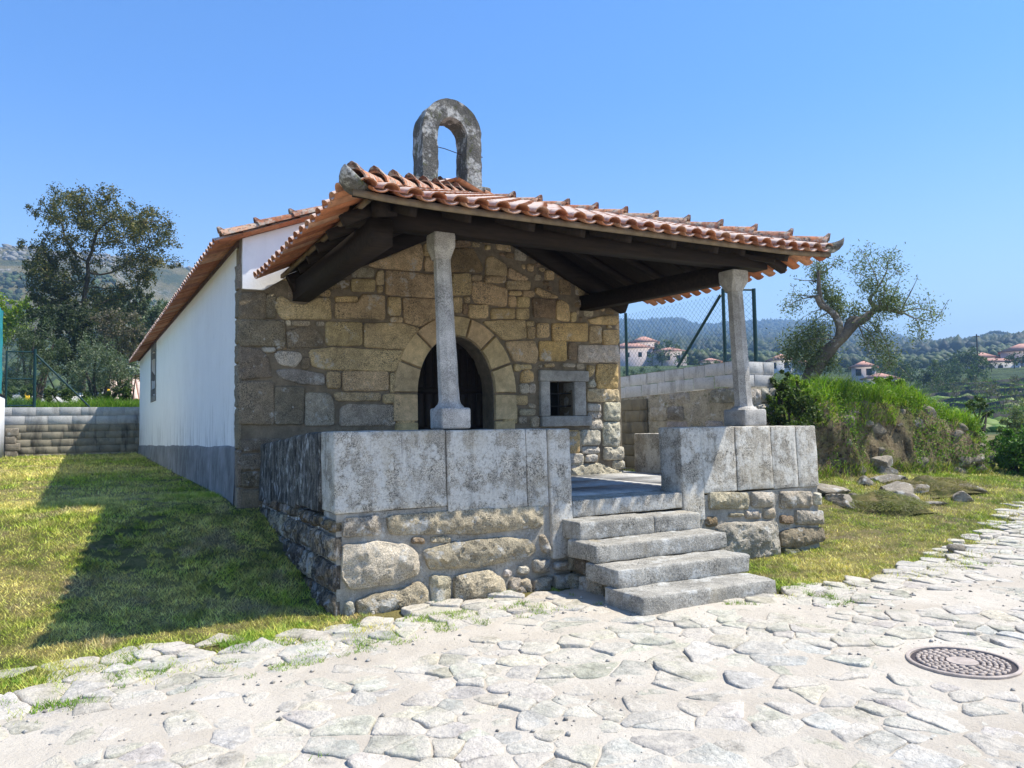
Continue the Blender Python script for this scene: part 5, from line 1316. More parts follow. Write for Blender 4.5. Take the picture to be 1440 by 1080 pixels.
m = MB(); m.tube([(FX, 3.16, 3.76), (FX, 4.30, 2.60)], .026, 8); part('brace', m, M['greenpaint'], fr, smooth=True)
m = MB(); m.tube([(FX, 3.10, 3.84), (8.10, RY+.12, 3.84)], .018, 8); part('rail', m, M['greenpaint'], fr, smooth=True)
m = MB(); chain(m, (FX, 12, 0), (FX, 3.10, 0), lambda u: WT(12-u), lambda u: 3.78, .075, .0019); chain(m, (FX, 3.10, 0), (8.10, RY+.12, 0), lambda u: 2.62, lambda u: 3.82, .075, .0019)
part('mesh', m, M['wire'], fr)

# ------------------------------------------------------------------ the bank
_b = bmesh.new(); bmesh.ops.create_icosphere(_b, subdivisions=3, radius=1.0); ICOS = np.array([v.co[:] for v in _b.verts]); ICOF = np.array([[v.index for v in f.verts] for f in _b.faces]); _b.free()
BP = np.array([(8.35, 2.95), (9.3, 3.05), (10.4, 2.95), (11.6, 3.08), (12.8, 2.98), (14.0, 3.06), (15.1, 3.0), (15.9, 3.35), (16.5, 5.0), (17.2, 9.0)])
BT = np.array([1.85, 1.95, 2.02, 2.0, 1.92, 1.66, 1.36, 1.15, 1.15, 1.2])
s_ = np.concatenate([[0], np.cumsum(np.hypot(*np.diff(BP, axis=0).T))])
nB = 220; tt = np.linspace(0, s_[-1], nB); bx, by, bt = [np.interp(tt, s_, a) for a in (BP[:, 0], BP[:, 1], BT)]
for _ in range(6):
    bx[1:-1] = (bx[:-2]+2*bx[1:-1]+bx[2:])/4; by[1:-1] = (by[:-2]+2*by[1:-1]+by[2:])/4; bt[1:-1] = (bt[:-2]+2*bt[1:-1]+bt[2:])/4
dx, dy = np.gradient(bx), np.gradient(by); L_ = np.hypot(dx, dy); nx, ny = dy/L_, -dx/L_          # outward
IN = np.array([.25, .97])
prof = [(-.16, -.12), (0, .02), (.05, .14), (.09, .30), (.12, .46), (.15, .62), (.19, .78), (.26, .92), (.44, 1.0), (.8, 1.02), (1.5, 1.04), (2.6, 1.04), (5, 1.05), (10, 1.05), (18, 1.0)]
def bank_pt(i, j):
    o, f = prof[j]; bz = float(ground_z(bx[i], by[i])); hh = bt[i]-bz
    ox, oy = (nx[i]*-1, ny[i]*-1) if j < 9 else IN
    if j >= 9:
        o0 = prof[8][0]; x, y = bx[i]-nx[i]*o0+IN[0]*(o-o0), by[i]-ny[i]*o0+IN[1]*(o-o0)
    else: x, y = bx[i]+ox*o, by[i]+oy*o
    return [x, y, bz+hh*f]
V = np.array([bank_pt(i, j) for i in range(nB) for j in range(len(prof))]); m_ = len(prof)
k = np.array([1 if 1 <= j <= 9 else .4 for i in range(nB) for j in range(m_)])
V = V+k[:, None]*np.stack([.26*fbm(V, 1.7, 5, .65), .30*fbm(V+31, 1.7, 5, .65), .12*fbm(V+57, 1.8, 4, .6)], -1)
mb = MB(); mb.add(V, [(i*m_+j, (i+1)*m_+j, (i+1)*m_+j+1, i*m_+j+1) for i in range(nB-1) for j in range(m_-1)])
BV = V.reshape(nB, m_, 3); _bank = mb
def on_bank(n, j0, j1, i0=0, i1=nB-1):
    i = i0+_RS.random(n)*(i1-i0-1e-3); j = j0+_RS.random(n)*(j1-j0-1e-3); a, b = i.astype(int), j.astype(int); u, v = (i-a)[:, None], (j-b)[:, None]
    return BV[a, b]*(1-u)*(1-v)+BV[a+1, b]*u*(1-v)+BV[a, b+1]*(1-u)*v+BV[a+1, b+1]*u*v
# rubble of the old dry wall showing in its face
for q, P in enumerate(on_bank(75, 1.1, 7.0, 8, nB-40)):
    if fbm(P[None]+40, .8, 2)[0] < -.12: continue
    r = random.uniform(.09, .24); rg = np.random.default_rng(q+500); N_ = rg.normal(size=(12, 3)); N_ /= np.linalg.norm(N_, axis=1, keepdims=True); D_ = .50+.35*rg.random(12)
    t = np.min(np.where(ICOS@N_.T > .05, D_[None]/np.maximum(ICOS@N_.T, .05), 9), axis=1); V = ICOS*np.minimum(t, 1)[:, None]*np.array([r*random.uniform(1.1, 1.8), r*.7, r*random.uniform(.65, .95)])
    a = random.uniform(-.35, .35); V = V@np.array([[cos(a), 0, sin(a)], [0, 1, 0], [-sin(a), 0, cos(a)]])
    _bank.add(V+P+(0, .05, 0), ICOF, None, 1)
tag(_bank.build('bank', [M['bank'], M['bank_rubble']], angle=45), kind='structure')
LUSH = [(.20, .32, .02), (.27, .37, .03), (.15, .26, .02), (.32, .38, .06)]
STRAW = [(.34, .29, .11), (.26, .23, .09), (.40, .34, .15), (.18, .15, .06)]
mb = MB()
P = on_bank(30000, 7.2, 11.6); m = len(P); hs_ = .09+.34*_RS.random(m)**1.5; hs_ *= np.clip(1+1.3*fbm(P, 1.3, 3), .2, 2)
blades(mb, P, hs_, .012+.010*_RS.random(m), .3+.7*_RS.random(m), palette(m, LUSH, .3)*(1+.5*fbm(P+5, 3, 2)[:, None]), True)
P = on_bank(4000, 11, 13.2); m = len(P); blades(mb, P, .3+.25*_RS.random(m), .03+.02*_RS.random(m), .3+.5*_RS.random(m), palette(m, LUSH, .3), True)
P = on_bank(15000, 5.0, 8); k = fbm(P, 1.2, 3) > -.12; P = P[k]; m = len(P); blades(mb, P, -.06+.20*_RS.random(m), .012+.010*_RS.random(m), .9+.9*_RS.random(m), palette(m, LUSH+STRAW[:1], .3), True)
P = on_bank(15000, 1.0, 6.8); k = fbm(P+9, 1.5, 3) > .02; P = P[k]; m = len(P); blades(mb, P, -.10+.16*_RS.random(m), .010+.010*_RS.random(m), 1.0+1.0*_RS.random(m), palette(m, STRAW+LUSH[2:3], .3), True)
P = on_bank(6000, .7, 1.8); m = len(P); blades(mb, P, .04+.13*_RS.random(m), .010+.008*_RS.random(m), .5+.7*_RS.random(m), palette(m, LUSH+STRAW, .3), True)
tag(mb.build('bank_grass', M['blade']), 'long bright grass and straw growing over the bank', 'grass', kind='stuff')
mb = MB()
for (n, j0, j1, thr, sz) in ((10000, 6.6, 9.4, .0, .05), (16000, 1.2, 6.6, .0, .045), (7000, 9, 12.5, .0, .06)):
    P = on_bank(n, j0, j1); P = P[fbm(P+77, 1.5, 3) > thr]; m = len(P); P = P+np.stack([_RS.normal(size=m)*.05, _RS.normal(size=m)*.05, _RS.random(m)*.34], -1)
    leaves(mb, P, np.full(m, sz), palette(m, [(.13, .24, .02), (.19, .29, .03), (.09, .17, .02), (.22, .27, .05)], .3), .6)
tag(mb.build('bank_weeds', M['leaf']), 'leafy weeds trailing down the bank', 'weeds', kind='stuff')

def on_ground(x, y, r0=9.0, r1=26.0):
    for rg in np.arange(r0, r1, .05):
        p = at_range(x, y, rg)
        if p[2] <= float(ground_z(p[0], p[1])): break
    return p
def boulder(name, label, c, r, sq=(1, 1, 1), group=None, seed=0, mat='loose', rot=0.0, cat='stone'):
    bm = bmesh.new(); bmesh.ops.create_icosphere(bm, subdivisions=4, radius=1.0); bm.verts.ensure_lookup_table()
    V = np.array([v.co[:] for v in bm.verts]); Fq = np.array([[v.index for v in f.verts] for f in bm.faces]); bm.free()
    # cut by random planes, as broken fieldstone is
    rg = np.random.default_rng(seed+100); N_ = rg.normal(size=(11, 3)); N_ /= np.linalg.norm(N_, axis=1, keepdims=True); D_ = .52+.30*rg.random(11)
    t = np.min(np.where(V@N_.T > .05, D_[None]/np.maximum(V@N_.T, .05), 9), axis=1); V = V*np.minimum(t, 1)[:, None]
    V = V*(1+.10*fbm(V+seed*3.1, 1.6, 3)[:, None]+.05*fbm(V+seed, 6, 3)[:, None])
    V = V*np.array(sq)*r*1.25; a = rot; V = V@np.array([[cos(a), sin(a), 0], [-sin(a), cos(a), 0], [0, 0, 1]])
    mb = MB(); mb.add(V, Fq); o = mb.build(name, M[mat], angle=32); o.location = c; return tag(o, label, cat, group)
def project(P):
    v = P-CAMP; z = v@_f; return 720+F_*(v@_r)/z, 540-F_*(v@_u)/z
_bx, _by = project(BV[:, 0:9].reshape(-1, 3))
def bank_at(x, y):
    i = np.argmin((_bx-x)**2+(_by-y)**2); return BV[:, 0:9].reshape(-1, 3)[i]
# stones of the collapsed dry wall in the bank, and those fallen in front (photo position, range, size)
FS = [(1228, 622, 17.6, .24, 'pale squared stone topmost in the collapsed part of the bank'), (1256, 612, 17.5, .20, 'grey stone wedged high in the bank right of the topmost pale one'), (1215, 640, 17.4, .26, 'dark weathered stone sitting under the grass overhang'), (1236, 655, 17.1, .20, 'whitish stone low in the collapsed bank face'),
      (1248, 640, 17.2, .17, 'small light stone lodged between larger stones of the bank'), (1173, 640, 17.0, .26, 'tan stone half buried beside the parapet end'), (1240, 668, 16.9, .17, 'flat pale stone lying at the foot of the collapsed bank')]
for i, (x, y, rg, r, lb) in enumerate(FS):
    p = bank_at(x, y); boulder('bank_stone', lb, tuple(p), r*1.15, (1.2, 1.0, .8), 'stones of the collapsed bank', i+3, rot=i*1.3)
LS = [(1160, 690, 14.6, .36, (1.5, .8, .45), 'long dark slab lying beside the parapet corner'), (1185, 702, 13.9, .33, (1.7, .7, .42), 'long tilted slab lying nearest the parapet'), (1218, 678, 16.3, .17, (1, 1, .8), 'small dark upright stone on the verge behind the clippings'),
      (1247, 674, 16.5, .28, (1.4, .8, .5), 'long pale flat stone behind the grass clippings'), (1258, 690, 15.8, .34, (1.4, .9, .5), 'broad rounded stone covered at one side by clippings'), (1265, 700, 15.2, .24, (1.3, .9, .55), 'pale domed stone at the edge of the clippings heap'),
      (1201, 698, 14.6, .12, (1, .9, .8), 'small white stone between slab and clippings'), (1292, 688, 16.4, .24, (1.2, .9, .6), 'brown stone under the dry vines right of the clippings'), (1352, 700, 15.6, .20, (1.3, .9, .75), 'brown rounded stone lying farthest right on the verge'), (1358, 685, 16.5, .26, (1.4, .9, .5), 'flat tan stone behind the brown rounded one'), (1312, 706, 15.3, .16, (1.6, .7, .4), 'thin dark slab lying in the verge grass')]
for i, (x, y, rg, r, sq, lb) in enumerate(LS):
    p = on_ground(x, y+4); p[2] = float(ground_z(p[0], p[1]))+r*sq[2]*.12; boulder('loose_stone', lb, tuple(p), r*.86, sq, 'loose stones below the bank', i+20, rot=i*.9)
p = at_range(1345, 777, 11.0); boulder('loose_stone', 'single small brown stone at the edge of the road', (6.97, -1.1, .05), .075, (1.3, 1, .8), None, 60)
def heap(label, x, y, rg, r, h, cols, n=5000):
    p = on_ground(x, y); z0 = float(ground_z(p[0], p[1])); t = thing('grass_clippings', label, 'clippings', (p[0], p[1], z0))
    a = _RS.random(n)*2*pi; q = np.sqrt(_RS.random(n)); X = p[0]+np.cos(a)*q*r*1.2; Y = p[1]+np.sin(a)*q*r
    Z = z0+h*(1-q**2)*(.8+.8*fbm2(X, Y, 3.0, 4)); C_ = np.stack([X, Y, Z], -1); mb = MB()
    blades(mb, C_, -.02+.06*_RS.random(n), .007+.006*_RS.random(n), 2.2+2*_RS.random(n), palette(n, cols, .3), True); o = part('stalks', mb, M['blade'], t); o['kind'] = 'stuff'
    mb = MB(); V, Fq = grid(np.linspace(-1, 1, 22), np.linspace(-1, 1, 22), lambda X, Y: np.zeros_like(X)); qq = np.hypot(V[:, 0], V[:, 1])
    V = np.stack([p[0]+V[:, 0]*r*1.15, p[1]+V[:, 1]*r*.96, z0-.06+(h+.05)*np.clip(1-qq**2, -.2, 1)*(.75+.9*fbm2(V[:, 0]*r+x, V[:, 1]*r, 3.0, 4))], -1); mb.add(V, Fq); part('heap', mb, M['turf'], t, smooth=True)
heap('rounded heap of drying grass clippings on the verge', 1236, 712, 14.6, .66, .20, [(.24, .23, .11), (.30, .28, .14), (.19, .19, .08)], 9000)
heap('loose brown heap of dry cuttings against the bank', 1300, 685, 16.6, .80, .16, [(.26, .20, .10), (.32, .26, .14), (.20, .16, .08)], 8000)

# gnarled olive on the bank
ROL = 17.0
def olp(px, py, dd=0.0):
    p = at_range(1060+px/3.79, 330+py/3.79, ROL); d = p-CAMP; d[2] = 0; d /= np.linalg.norm(d); return p+d*dd
ot = thing('gnarled_olive', 'old pruned olive tree with twisted limbs and sparse tufts on the bank', 'tree', tuple(olp(300, 800)))
mb = MB()
def limb(pts, r0, r1, dd=(0, 0), seg=9, wob=.02, knob=.12):
    P = np.array([olp(x, y, dd[0]+(dd[1]-dd[0])*i/(len(pts)-1)) for i, (x, y) in enumerate(pts)])
    s0 = np.concatenate([[0], np.cumsum(np.linalg.norm(np.diff(P, axis=0), axis=1))]); n = max(6, int(s0[-1]/.09)); t = np.linspace(0, s0[-1], n)
    Q = np.stack([np.interp(t, s0, P[:, k]) for k in range(3)], -1)
    for _ in range(3): Q[1:-1] = (Q[:-2]+2*Q[1:-1]+Q[2:])/4
    Q = Q+wob*np.stack([fbm(Q+i*9, 3, 2) for i in range(3)], -1); r = np.linspace(r0, r1, n)*(1+knob*2*fbm(Q+50, 5, 2))
    mb.tube(Q, r, seg); return Q
limb([(290, 830), (300, 760), (335, 690), (400, 615), (450, 565), (505, 515), (540, 470)], .19, .10, seg=12)
limb([(440, 580), (462, 520), (462, 470), (430, 420), (385, 405), (345, 345), (350, 290), (345, 205)], .085, .028, (0, -.3))
limb([(395, 400), (350, 395), (335, 340)], .06, .045, (-.2, -.3)); limb([(500, 500), (495, 450), (525, 430), (560, 450)], .07, .06, (0, .15), knob=.3)
limb([(530, 480), (570, 460), (620, 425), (655, 380), (735, 390), (795, 412)], .095, .035, (0, .3)); limb([(655, 385), (640, 365), (600, 350), (608, 312), (660, 288)], .06, .025, (.2, .3))
limb([(460, 560), (430, 540), (420, 575)], .06, .04, knob=.3)
TF = [(350, 190, 48, 7), (400, 330, 62, 10), (425, 365, 55, 10), (465, 405, 50, 7), (615, 282, 52, 7), (700, 335, 60, 9), (750, 372, 50, 8), (680, 385, 55, 7), (545, 402, 48, 6), (375, 290, 40, 4), (345, 225, 35, 4), (590, 130, 60, 3), (690, 180, 62, 3), (560, 190, 45, 2), (250, 345, 50, 2), (190, 385, 45, 3), (880, 395, 60, 3), (950, 430, 50, 3), (870, 510, 50, 4), (650, 500, 60, 6), (690, 590, 62, 7), (720, 670, 50, 5), (620, 560, 55, 5), (280, 545, 80, 14), (225, 600, 75, 14), (350, 600, 75, 14), (340, 510, 58, 9), (405, 680, 48, 7), (290, 660, 60, 10), (190, 640, 45, 6), (460, 150, 30, 1), (730, 130, 40, 2), (780, 200, 35, 1)]
tw = []
def twig(pts, r=.012, dd=0.0):
    tw.append(limb(pts, r, .003, (dd, dd+random.uniform(-.3, .3)), 5, .03))
for pts in ([(345, 330), (300, 330), (240, 355), (190, 370), (150, 410)], [(345, 330), (290, 350), (250, 330), (180, 350)], [(350, 215), (330, 150), (340, 100)], [(350, 220), (400, 190), (450, 150), (430, 120)], [(345, 250), (280, 260), (210, 250)], [(380, 400), (310, 420), (270, 450)], [(400, 410), (330, 450), (290, 500)],
            [(660, 290), (600, 220), (540, 195), (470, 185)], [(660, 290), (640, 200), (600, 120), (560, 95)], [(660, 285), (700, 220), (730, 150), (660, 90)], [(700, 390), (760, 300), (790, 200)], [(700, 380), (690, 280), (720, 200), (780, 190)], [(790, 410), (850, 380), (920, 390), (1000, 430)], [(790, 400), (840, 310), (875, 220)], [(790, 410), (860, 430), (900, 500), (860, 570)], [(740, 395), (860, 350), (960, 360)], [(780, 405), (840, 450), (950, 470)],
            [(560, 480), (620, 520), (660, 600), (650, 680)], [(600, 450), (680, 520), (730, 620), (720, 700)], [(560, 490), (590, 560), (620, 660)], [(440, 570), (380, 560), (300, 560), (240, 600)], [(430, 590), (350, 610), (280, 560)], [(440, 560), (350, 520), (280, 500), (200, 560)], [(360, 650), (300, 640), (220, 630)], [(620, 430), (560, 380), (540, 350)], [(740, 390), (700, 330), (730, 280)]):
    twig(pts, random.uniform(.010, .020), random.uniform(-.3, .3))
for q in range(46):
    (a_, b_, c_, _n) = random.choice(TF); x0, y0 = a_+random.uniform(-.4, .4)*c_, b_+random.uniform(-.4, .4)*c_; an = random.uniform(-2.6, -.5) if b_ < 470 else random.uniform(.2, 2.9); L0 = random.uniform(50, 130)
    twig([(x0, y0), (x0+cos(an)*L0*.5+random.uniform(-8, 8), y0+sin(an)*L0*.5), (x0+cos(an)*L0+random.uniform(-15, 15), y0+sin(an)*L0+abs(cos(an))*25)], random.uniform(.005, .009), random.uniform(-.35, .35))
part('trunk', mb, M['olive_bark'], ot, angle=60)
B = px_blobs([(a, b, c) for a, b, c, _ in TF], 1060, 330, 3.79, ROL, .35); C_ = []
for (b, t) in zip(B, TF):
    n = t[3]*85; d = _RS.normal(size=(n, 3)); C_.append(np.array(b[:3])+d*b[3]*.62)
for Q in tw: C_.append(np.repeat(Q[len(Q)//3:], 3, 0)+_RS.normal(size=(3*len(Q[len(Q)//3:]), 3))*.06)
C_ = np.concatenate(C_); n = len(C_); mb = MB(); leaves(mb, C_, np.full(n, .064), palette(n, [(.13, .165, .075), (.19, .22, .11), (.09, .125, .05), (.25, .28, .16)], .3), .30); part('crown', mb, M['leaf'], ot)

# shrubs on and beside the bank
def rshrub(name, label, L, rng, n, size, cols, cat='shrub', zb=1.6, **k):
    b = pxs(L, rng, .4); B = np.array([q[:3] for q in b]); return shrub(name, label, cat, b, n, size, cols, base=(B[:, 0].mean(), B[:, 1].mean(), zb), **k)
rshrub('ivy_shrub', 'dark ivy clad shrub filling the gap between boundary wall and bank', [(1095, 545, 18), (1085, 575, 18), (1110, 560, 22), (1130, 575, 20), (1095, 595, 18), (1125, 600, 18), (1140, 590, 14), (1105, 528, 10), (1075, 555, 10)], 13.6, 8500, .055, [(.05, .085, .015), (.075, .115, .02), (.035, .06, .012), (.11, .15, .03)], clump=130, aspect=.6, zb=.7, stems=6)
rshrub('broom_shrub', 'upright fresh green weeds standing beside the ivy', [(1128, 545, 12), (1140, 555, 12), (1118, 535, 10), (1150, 560, 10)], 15.4, 3800, .05, LUSH, clump=70, aspect=.3, zb=1.5)
rshrub('leafy_shrub', 'bright leafy bush on top of the bank in the middle', [(1235, 545, 11), (1250, 540, 10), (1265, 545, 11), (1222, 548, 8), (1280, 548, 9)], 19, 3600, .065, [(.17, .28, .02), (.23, .34, .03), (.12, .20, .02)], clump=70, aspect=.6, zb=2.0)
rshrub('roadside_bush', 'round fresh green bush at the right end of the bank', [(1425, 640, 24), (1450, 630, 30), (1412, 655, 16), (1440, 655, 22), (1430, 618, 16)], 20.5, 7500, .075, [(.09, .19, .02), (.13, .25, .025), (.06, .13, .015)], clump=120, aspect=.55, zb=.3)
rshrub('verge_tree', 'pale loose tree behind the right end of the bank', [(1430, 590, 18), (1448, 580, 20), (1418, 600, 12), (1440, 605, 14)], 34, 2600, .10, [(.20, .23, .08), (.16, .20, .06), (.25, .26, .11)], cat='tree', clump=60, zb=.2, stems=8)
rshrub('verge_tree', 'small dark sapling on the bank top at its right end', [(1372, 566, 8), (1380, 572, 8), (1365, 572, 7), (1388, 580, 7)], 21, 1500, .06, GR, cat='tree', clump=30, zb=1.3)
rshrub('verge_shrub', 'loose olive green shrub between the bank end and the roadside bush', [(1405, 625, 12), (1412, 610, 12), (1400, 640, 10), (1416, 640, 12)], 27, 3000, .075, [(.12, .17, .03), (.16, .21, .045), (.085, .13, .025)], clump=60, zb=.2)
# ------------------------------------------------------------------ the far country, as heights by bearing and distance
RN = [45, 62, 80, 100, 140, 180, 240, 300, 400, 500, 800, 1100, 1600, 2100]
def hz_px(px): return 596.6-(px-720)*tan(ROLL)
NODES = {  # bearing (photo column): apparent height of the ground at each distance
 -700: [600, 596, 592, 584, 566, 548, 512, 474, 388, 350, 395, 430, 445, 460],
 -60: [600, 596, 592, 584, 566, 548, 512, 474, 383, 341, 386, 421, 436, 451],
 15: [600, 596, 592, 584, 566, 548, 512, 474, 384, 343, 388, 423, 438, 453],
 70: [600, 596, 592, 584, 566, 548, 512, 474, 387, 349, 394, 429, 444, 459],
 150: [600, 596, 592, 584, 566, 548, 512, 474, 390, 355, 400, 435, 450, 465],
 215: [600, 596, 592, 584, 568, 552, 524, 494, 470, 365, 405, 425, 435, 445],
 262: [600, 596, 592, 584, 568, 552, 524, 494, 478, 373, 413, 433, 443, 453],
 300: [600, 596, 592, 584, 568, 552, 530, 505, 440, 398, 420, 440, 450, 460],
 420: [596, 594, 590, 582, 566, 550, 536, 522, 502, 488, 462, 446, 445, 470],
 700: [605, 600, 590, 570, 545, 530, 520, 512, 502, 496, 482, 468, 452, 480],
 870: [612, 602, 585, 550, 528, 517, 511, 506, 500, 494, 482, 470, 453, 480],
 905: [612, 602, 585, 550, 528, 517, 511, 506, 500, 494, 482, 470, 455, 480],
 951: [612, 602, 585, 550, 528, 517, 511, 506, 500, 494, 481, 468, 450.5, 480],
 994: [612, 602, 585, 552, 530, 518, 511, 506, 500, 494, 483, 472, 461, 480],
 1040: [612, 604, 588, 556, 532, 520, 513, 508, 502, 496, 483, 470, 457, 480],
 1095: [612, 604, 590, 560, 535, 522, 514, 509, 503, 497, 484, 470, 453, 480],
 1180: [612, 604, 592, 566, 540, 526, 517, 511, 505, 499, 486, 474, 456, 485],
 1250: [612, 606, 594, 570, 545, 530, 520, 513, 507, 501, 490, 482, 474, 490],
 1300: [612, 606, 593, 572, 546, 530, 519, 511, 504, 499, 490, 487, 484, 495],
 1326: [612, 605, 590, 570, 544, 527, 516, 508, 501, 497, 488, 489, 487, 495],
 1363: [612, 604, 588, 567, 542, 524, 513, 505, 498, 494, 484, 488, 492, 495],
 1403: [612, 603, 586, 564, 539, 521, 510, 502, 495, 490, 476, 486, 492, 495],
 1440: [612, 603, 586, 562, 537, 520, 509, 501, 494, 489, 477, 486, 492, 495],
 1560: [612, 603, 586, 560, 535, 518, 507, 499, 492, 486, 470, 484, 492, 495],
 2100: [612, 603, 586, 560, 535, 520, 510, 502, 496, 490, 476, 486, 492, 495]}
NA = np.array([az_of(p) for p in NODES]); NZ = []
for p, L in NODES.items():
    c = cos(atan((p-720)/F_)); NZ.append([1.6+(hz_px(p)-y)/F_*r*c for y, r in zip(L, RN)])
NZ = np.array(NZ)
def smooth_i(x): return x
def hz(az, r):
    az = np.asarray(az, float); r = np.asarray(r, float)
    t = np.interp(az, NA, np.arange(len(NA))); i = np.clip(t.astype(int), 0, len(NA)-2); u = t-i; u = u*u*(3-2*u)*.5+u*.5
    lr = np.interp(r, RN, np.arange(len(RN))); j = np.clip(lr.astype(int), 0, len(RN)-2); v = lr-j
    z = (NZ[i, j]*(1-u)+NZ[i+1, j]*u)*(1-v)+(NZ[i, j+1]*(1-u)+NZ[i+1, j+1]*u)*v
    X = CAMP[0]+r*np.sin(az); Y = CAMP[1]+r*np.cos(az)
    return z+r*.0035*fbm2(X, Y, .012, 5, .55)*sstep(60, 200, r)+r*.0016*fbm2(X, Y, .06, 3)*sstep(60, 200, r)*(r < 1700)
def far_pt(az, r, dz=0.0): return np.array([CAMP[0]+r*sin(az), CAMP[1]+r*cos(az), float(hz(az, r))+dz])
azs = np.radians(np.concatenate([np.arange(-50, -8, 2), np.arange(-8, 3, .2), np.arange(3, 36, .8), np.arange(36, 70, .2), np.arange(70, 101, 2)]))
rs_ = np.concatenate([np.arange(44, 130, 2.0), np.geomspace(130, 2100, 110)])
A_, R_ = np.meshgrid(azs, rs_, indexing='ij'); Z_ = hz(A_, R_); X_ = CAMP[0]+R_*np.sin(A_); Y_ = CAMP[1]+R_*np.cos(A_); n, m = A_.shape
i, j = np.meshgrid(np.arange(n-1), np.arange(m-1), indexing='ij'); a = (i*m+j).ravel(); Fq = np.stack([a, a+1, a+m+1, a+m], -1)
sp_ = int(np.searchsorted(azs, radians(14)))
left = (i.ravel() < sp_); VV = np.stack([X_, Y_, Z_], -1).reshape(-1, 3)
for nm, k, mt in (('mountain', left, 'mountain'), ('hills', ~left, 'hill')):
    used = np.unique(Fq[k]); mp = np.full(len(VV), -1); mp[used] = np.arange(len(used)); mb = MB(); mb.add(VV[used], mp[Fq[k]]); tag(mb.build(nm, M[mt], smooth=True), kind='structure')

_bm = bmesh.new(); bmesh.ops.create_icosphere(_bm, subdivisions=1, radius=1.0); ICO = np.array([v.co[:] for v in _bm.verts]); ICF = np.array([[v.index for v in f.verts] for f in _bm.faces]); _bm.free()
def mass(mb, P, rad, hgt, cols, jit=.28):
    n = len(P); s = ICO[None]*(1+jit*(_RS.random((n, len(ICO), 1))*2-1)); V = P[:, None]+s*np.stack([rad, rad, hgt], -1)[:, None]
    mb.add(V.reshape(-1, 3), (ICF[None]+np.arange(n)[:, None, None]*len(ICO)).reshape(-1, 3), np.repeat(cols, len(ICO), 0))
FOR = [(.022, .038, .014), (.03, .05, .016), (.018, .03, .014), (.045, .065, .022)]
MID = [(.05, .075, .022), (.075, .105, .03), (.035, .055, .02), (.10, .135, .04)]
mb = MB(); n = 15000; az = np.radians(36+_RS.random(n)*31); r = 420*(1700/420)**_RS.random(n); X = CAMP[0]+r*np.sin(az); Y = CAMP[1]+r*np.cos(az)
k = fbm2(X, Y, .006, 4, .6, 5) > -.22; az, r = az[k], r[k]; n = len(r); rad = (2.0+2.4*_RS.random(n))*(.7+.3*r/900); P = np.stack([CAMP[0]+r*np.sin(az), CAMP[1]+r*np.cos(az), hz(az, r)+rad*.7], -1); mass(mb, P, rad, rad*(1.0+.5*_RS.random(n)), palette(n, FOR, .25))
n = 3000; az = np.radians(36+_RS.random(n)*32); r = 200+260*_RS.random(n); X = CAMP[0]+r*np.sin(az); Y = CAMP[1]+r*np.cos(az)
k = fbm2(X, Y, .018, 4, .6, 15) > -.02; az, r = az[k], r[k]; n = len(r); rad = 1.2+1.6*_RS.random(n); P = np.stack([CAMP[0]+r*np.sin(az), CAMP[1]+r*np.cos(az), hz(az, r)+rad*.6], -1); mass(mb, P, rad*.8, rad*.7*(.9+.4*_RS.random(n)), palette(n, MID, .25))
tag(mb.build('far_forest', M['leaf']), 'dark pine and oak forest covering the far hills', 'forest', kind='stuff')
mb = MB(); n = 7000; az = np.radians(-9+_RS.random(n)*17); r = 110*(480/110)**_RS.random(n); X = CAMP[0]+r*np.sin(az); Y = CAMP[1]+r*np.cos(az); k = (fbm2(X, Y, .01, 4, .6, 25) > np.interp(r, [110, 200, 320, 480], [-.7, -.4, -.12, .12])); az, r = az[k], r[k]; n = len(r); rad = .5+1.2*_RS.random(n)
P = np.stack([CAMP[0]+r*np.sin(az), CAMP[1]+r*np.cos(az), hz(az, r)+rad*.5], -1); mass(mb, P, rad, rad*(.8+.4*_RS.random(n)), palette(n, MID, .3)); tag(mb.build('mountain_scrub', M['leaf']), 'dark scrub and small trees dotted over the mountain slope', 'scrub', kind='stuff')
mb = MB(); n = 2400; az = np.radians(-9+_RS.random(n)*18); r = 250+270*_RS.random(n)**.7; X = CAMP[0]+r*np.sin(az); Y = CAMP[1]+r*np.cos(az); k = fbm2(X, Y, .008, 4, .65, 35) > np.where(r > 445, -.05, .22); az, r = az[k], r[k]; n = len(r); rad = .5+1.6*_RS.random(n)**4; P = np.stack([CAMP[0]+r*np.sin(az), CAMP[1]+r*np.cos(az), hz(az, r)+rad*.2], -1); mass(mb, P, rad*1.3, rad, np.full((n, 3), .27)*(1, .96, .86)*(.7+.5*_RS.random((n, 1))), .35)
tag(mb.build('mountain_rocks', M['wall_stone']), 'pale granite outcrops scattered along the mountain ridge', 'rocks', kind='stuff')

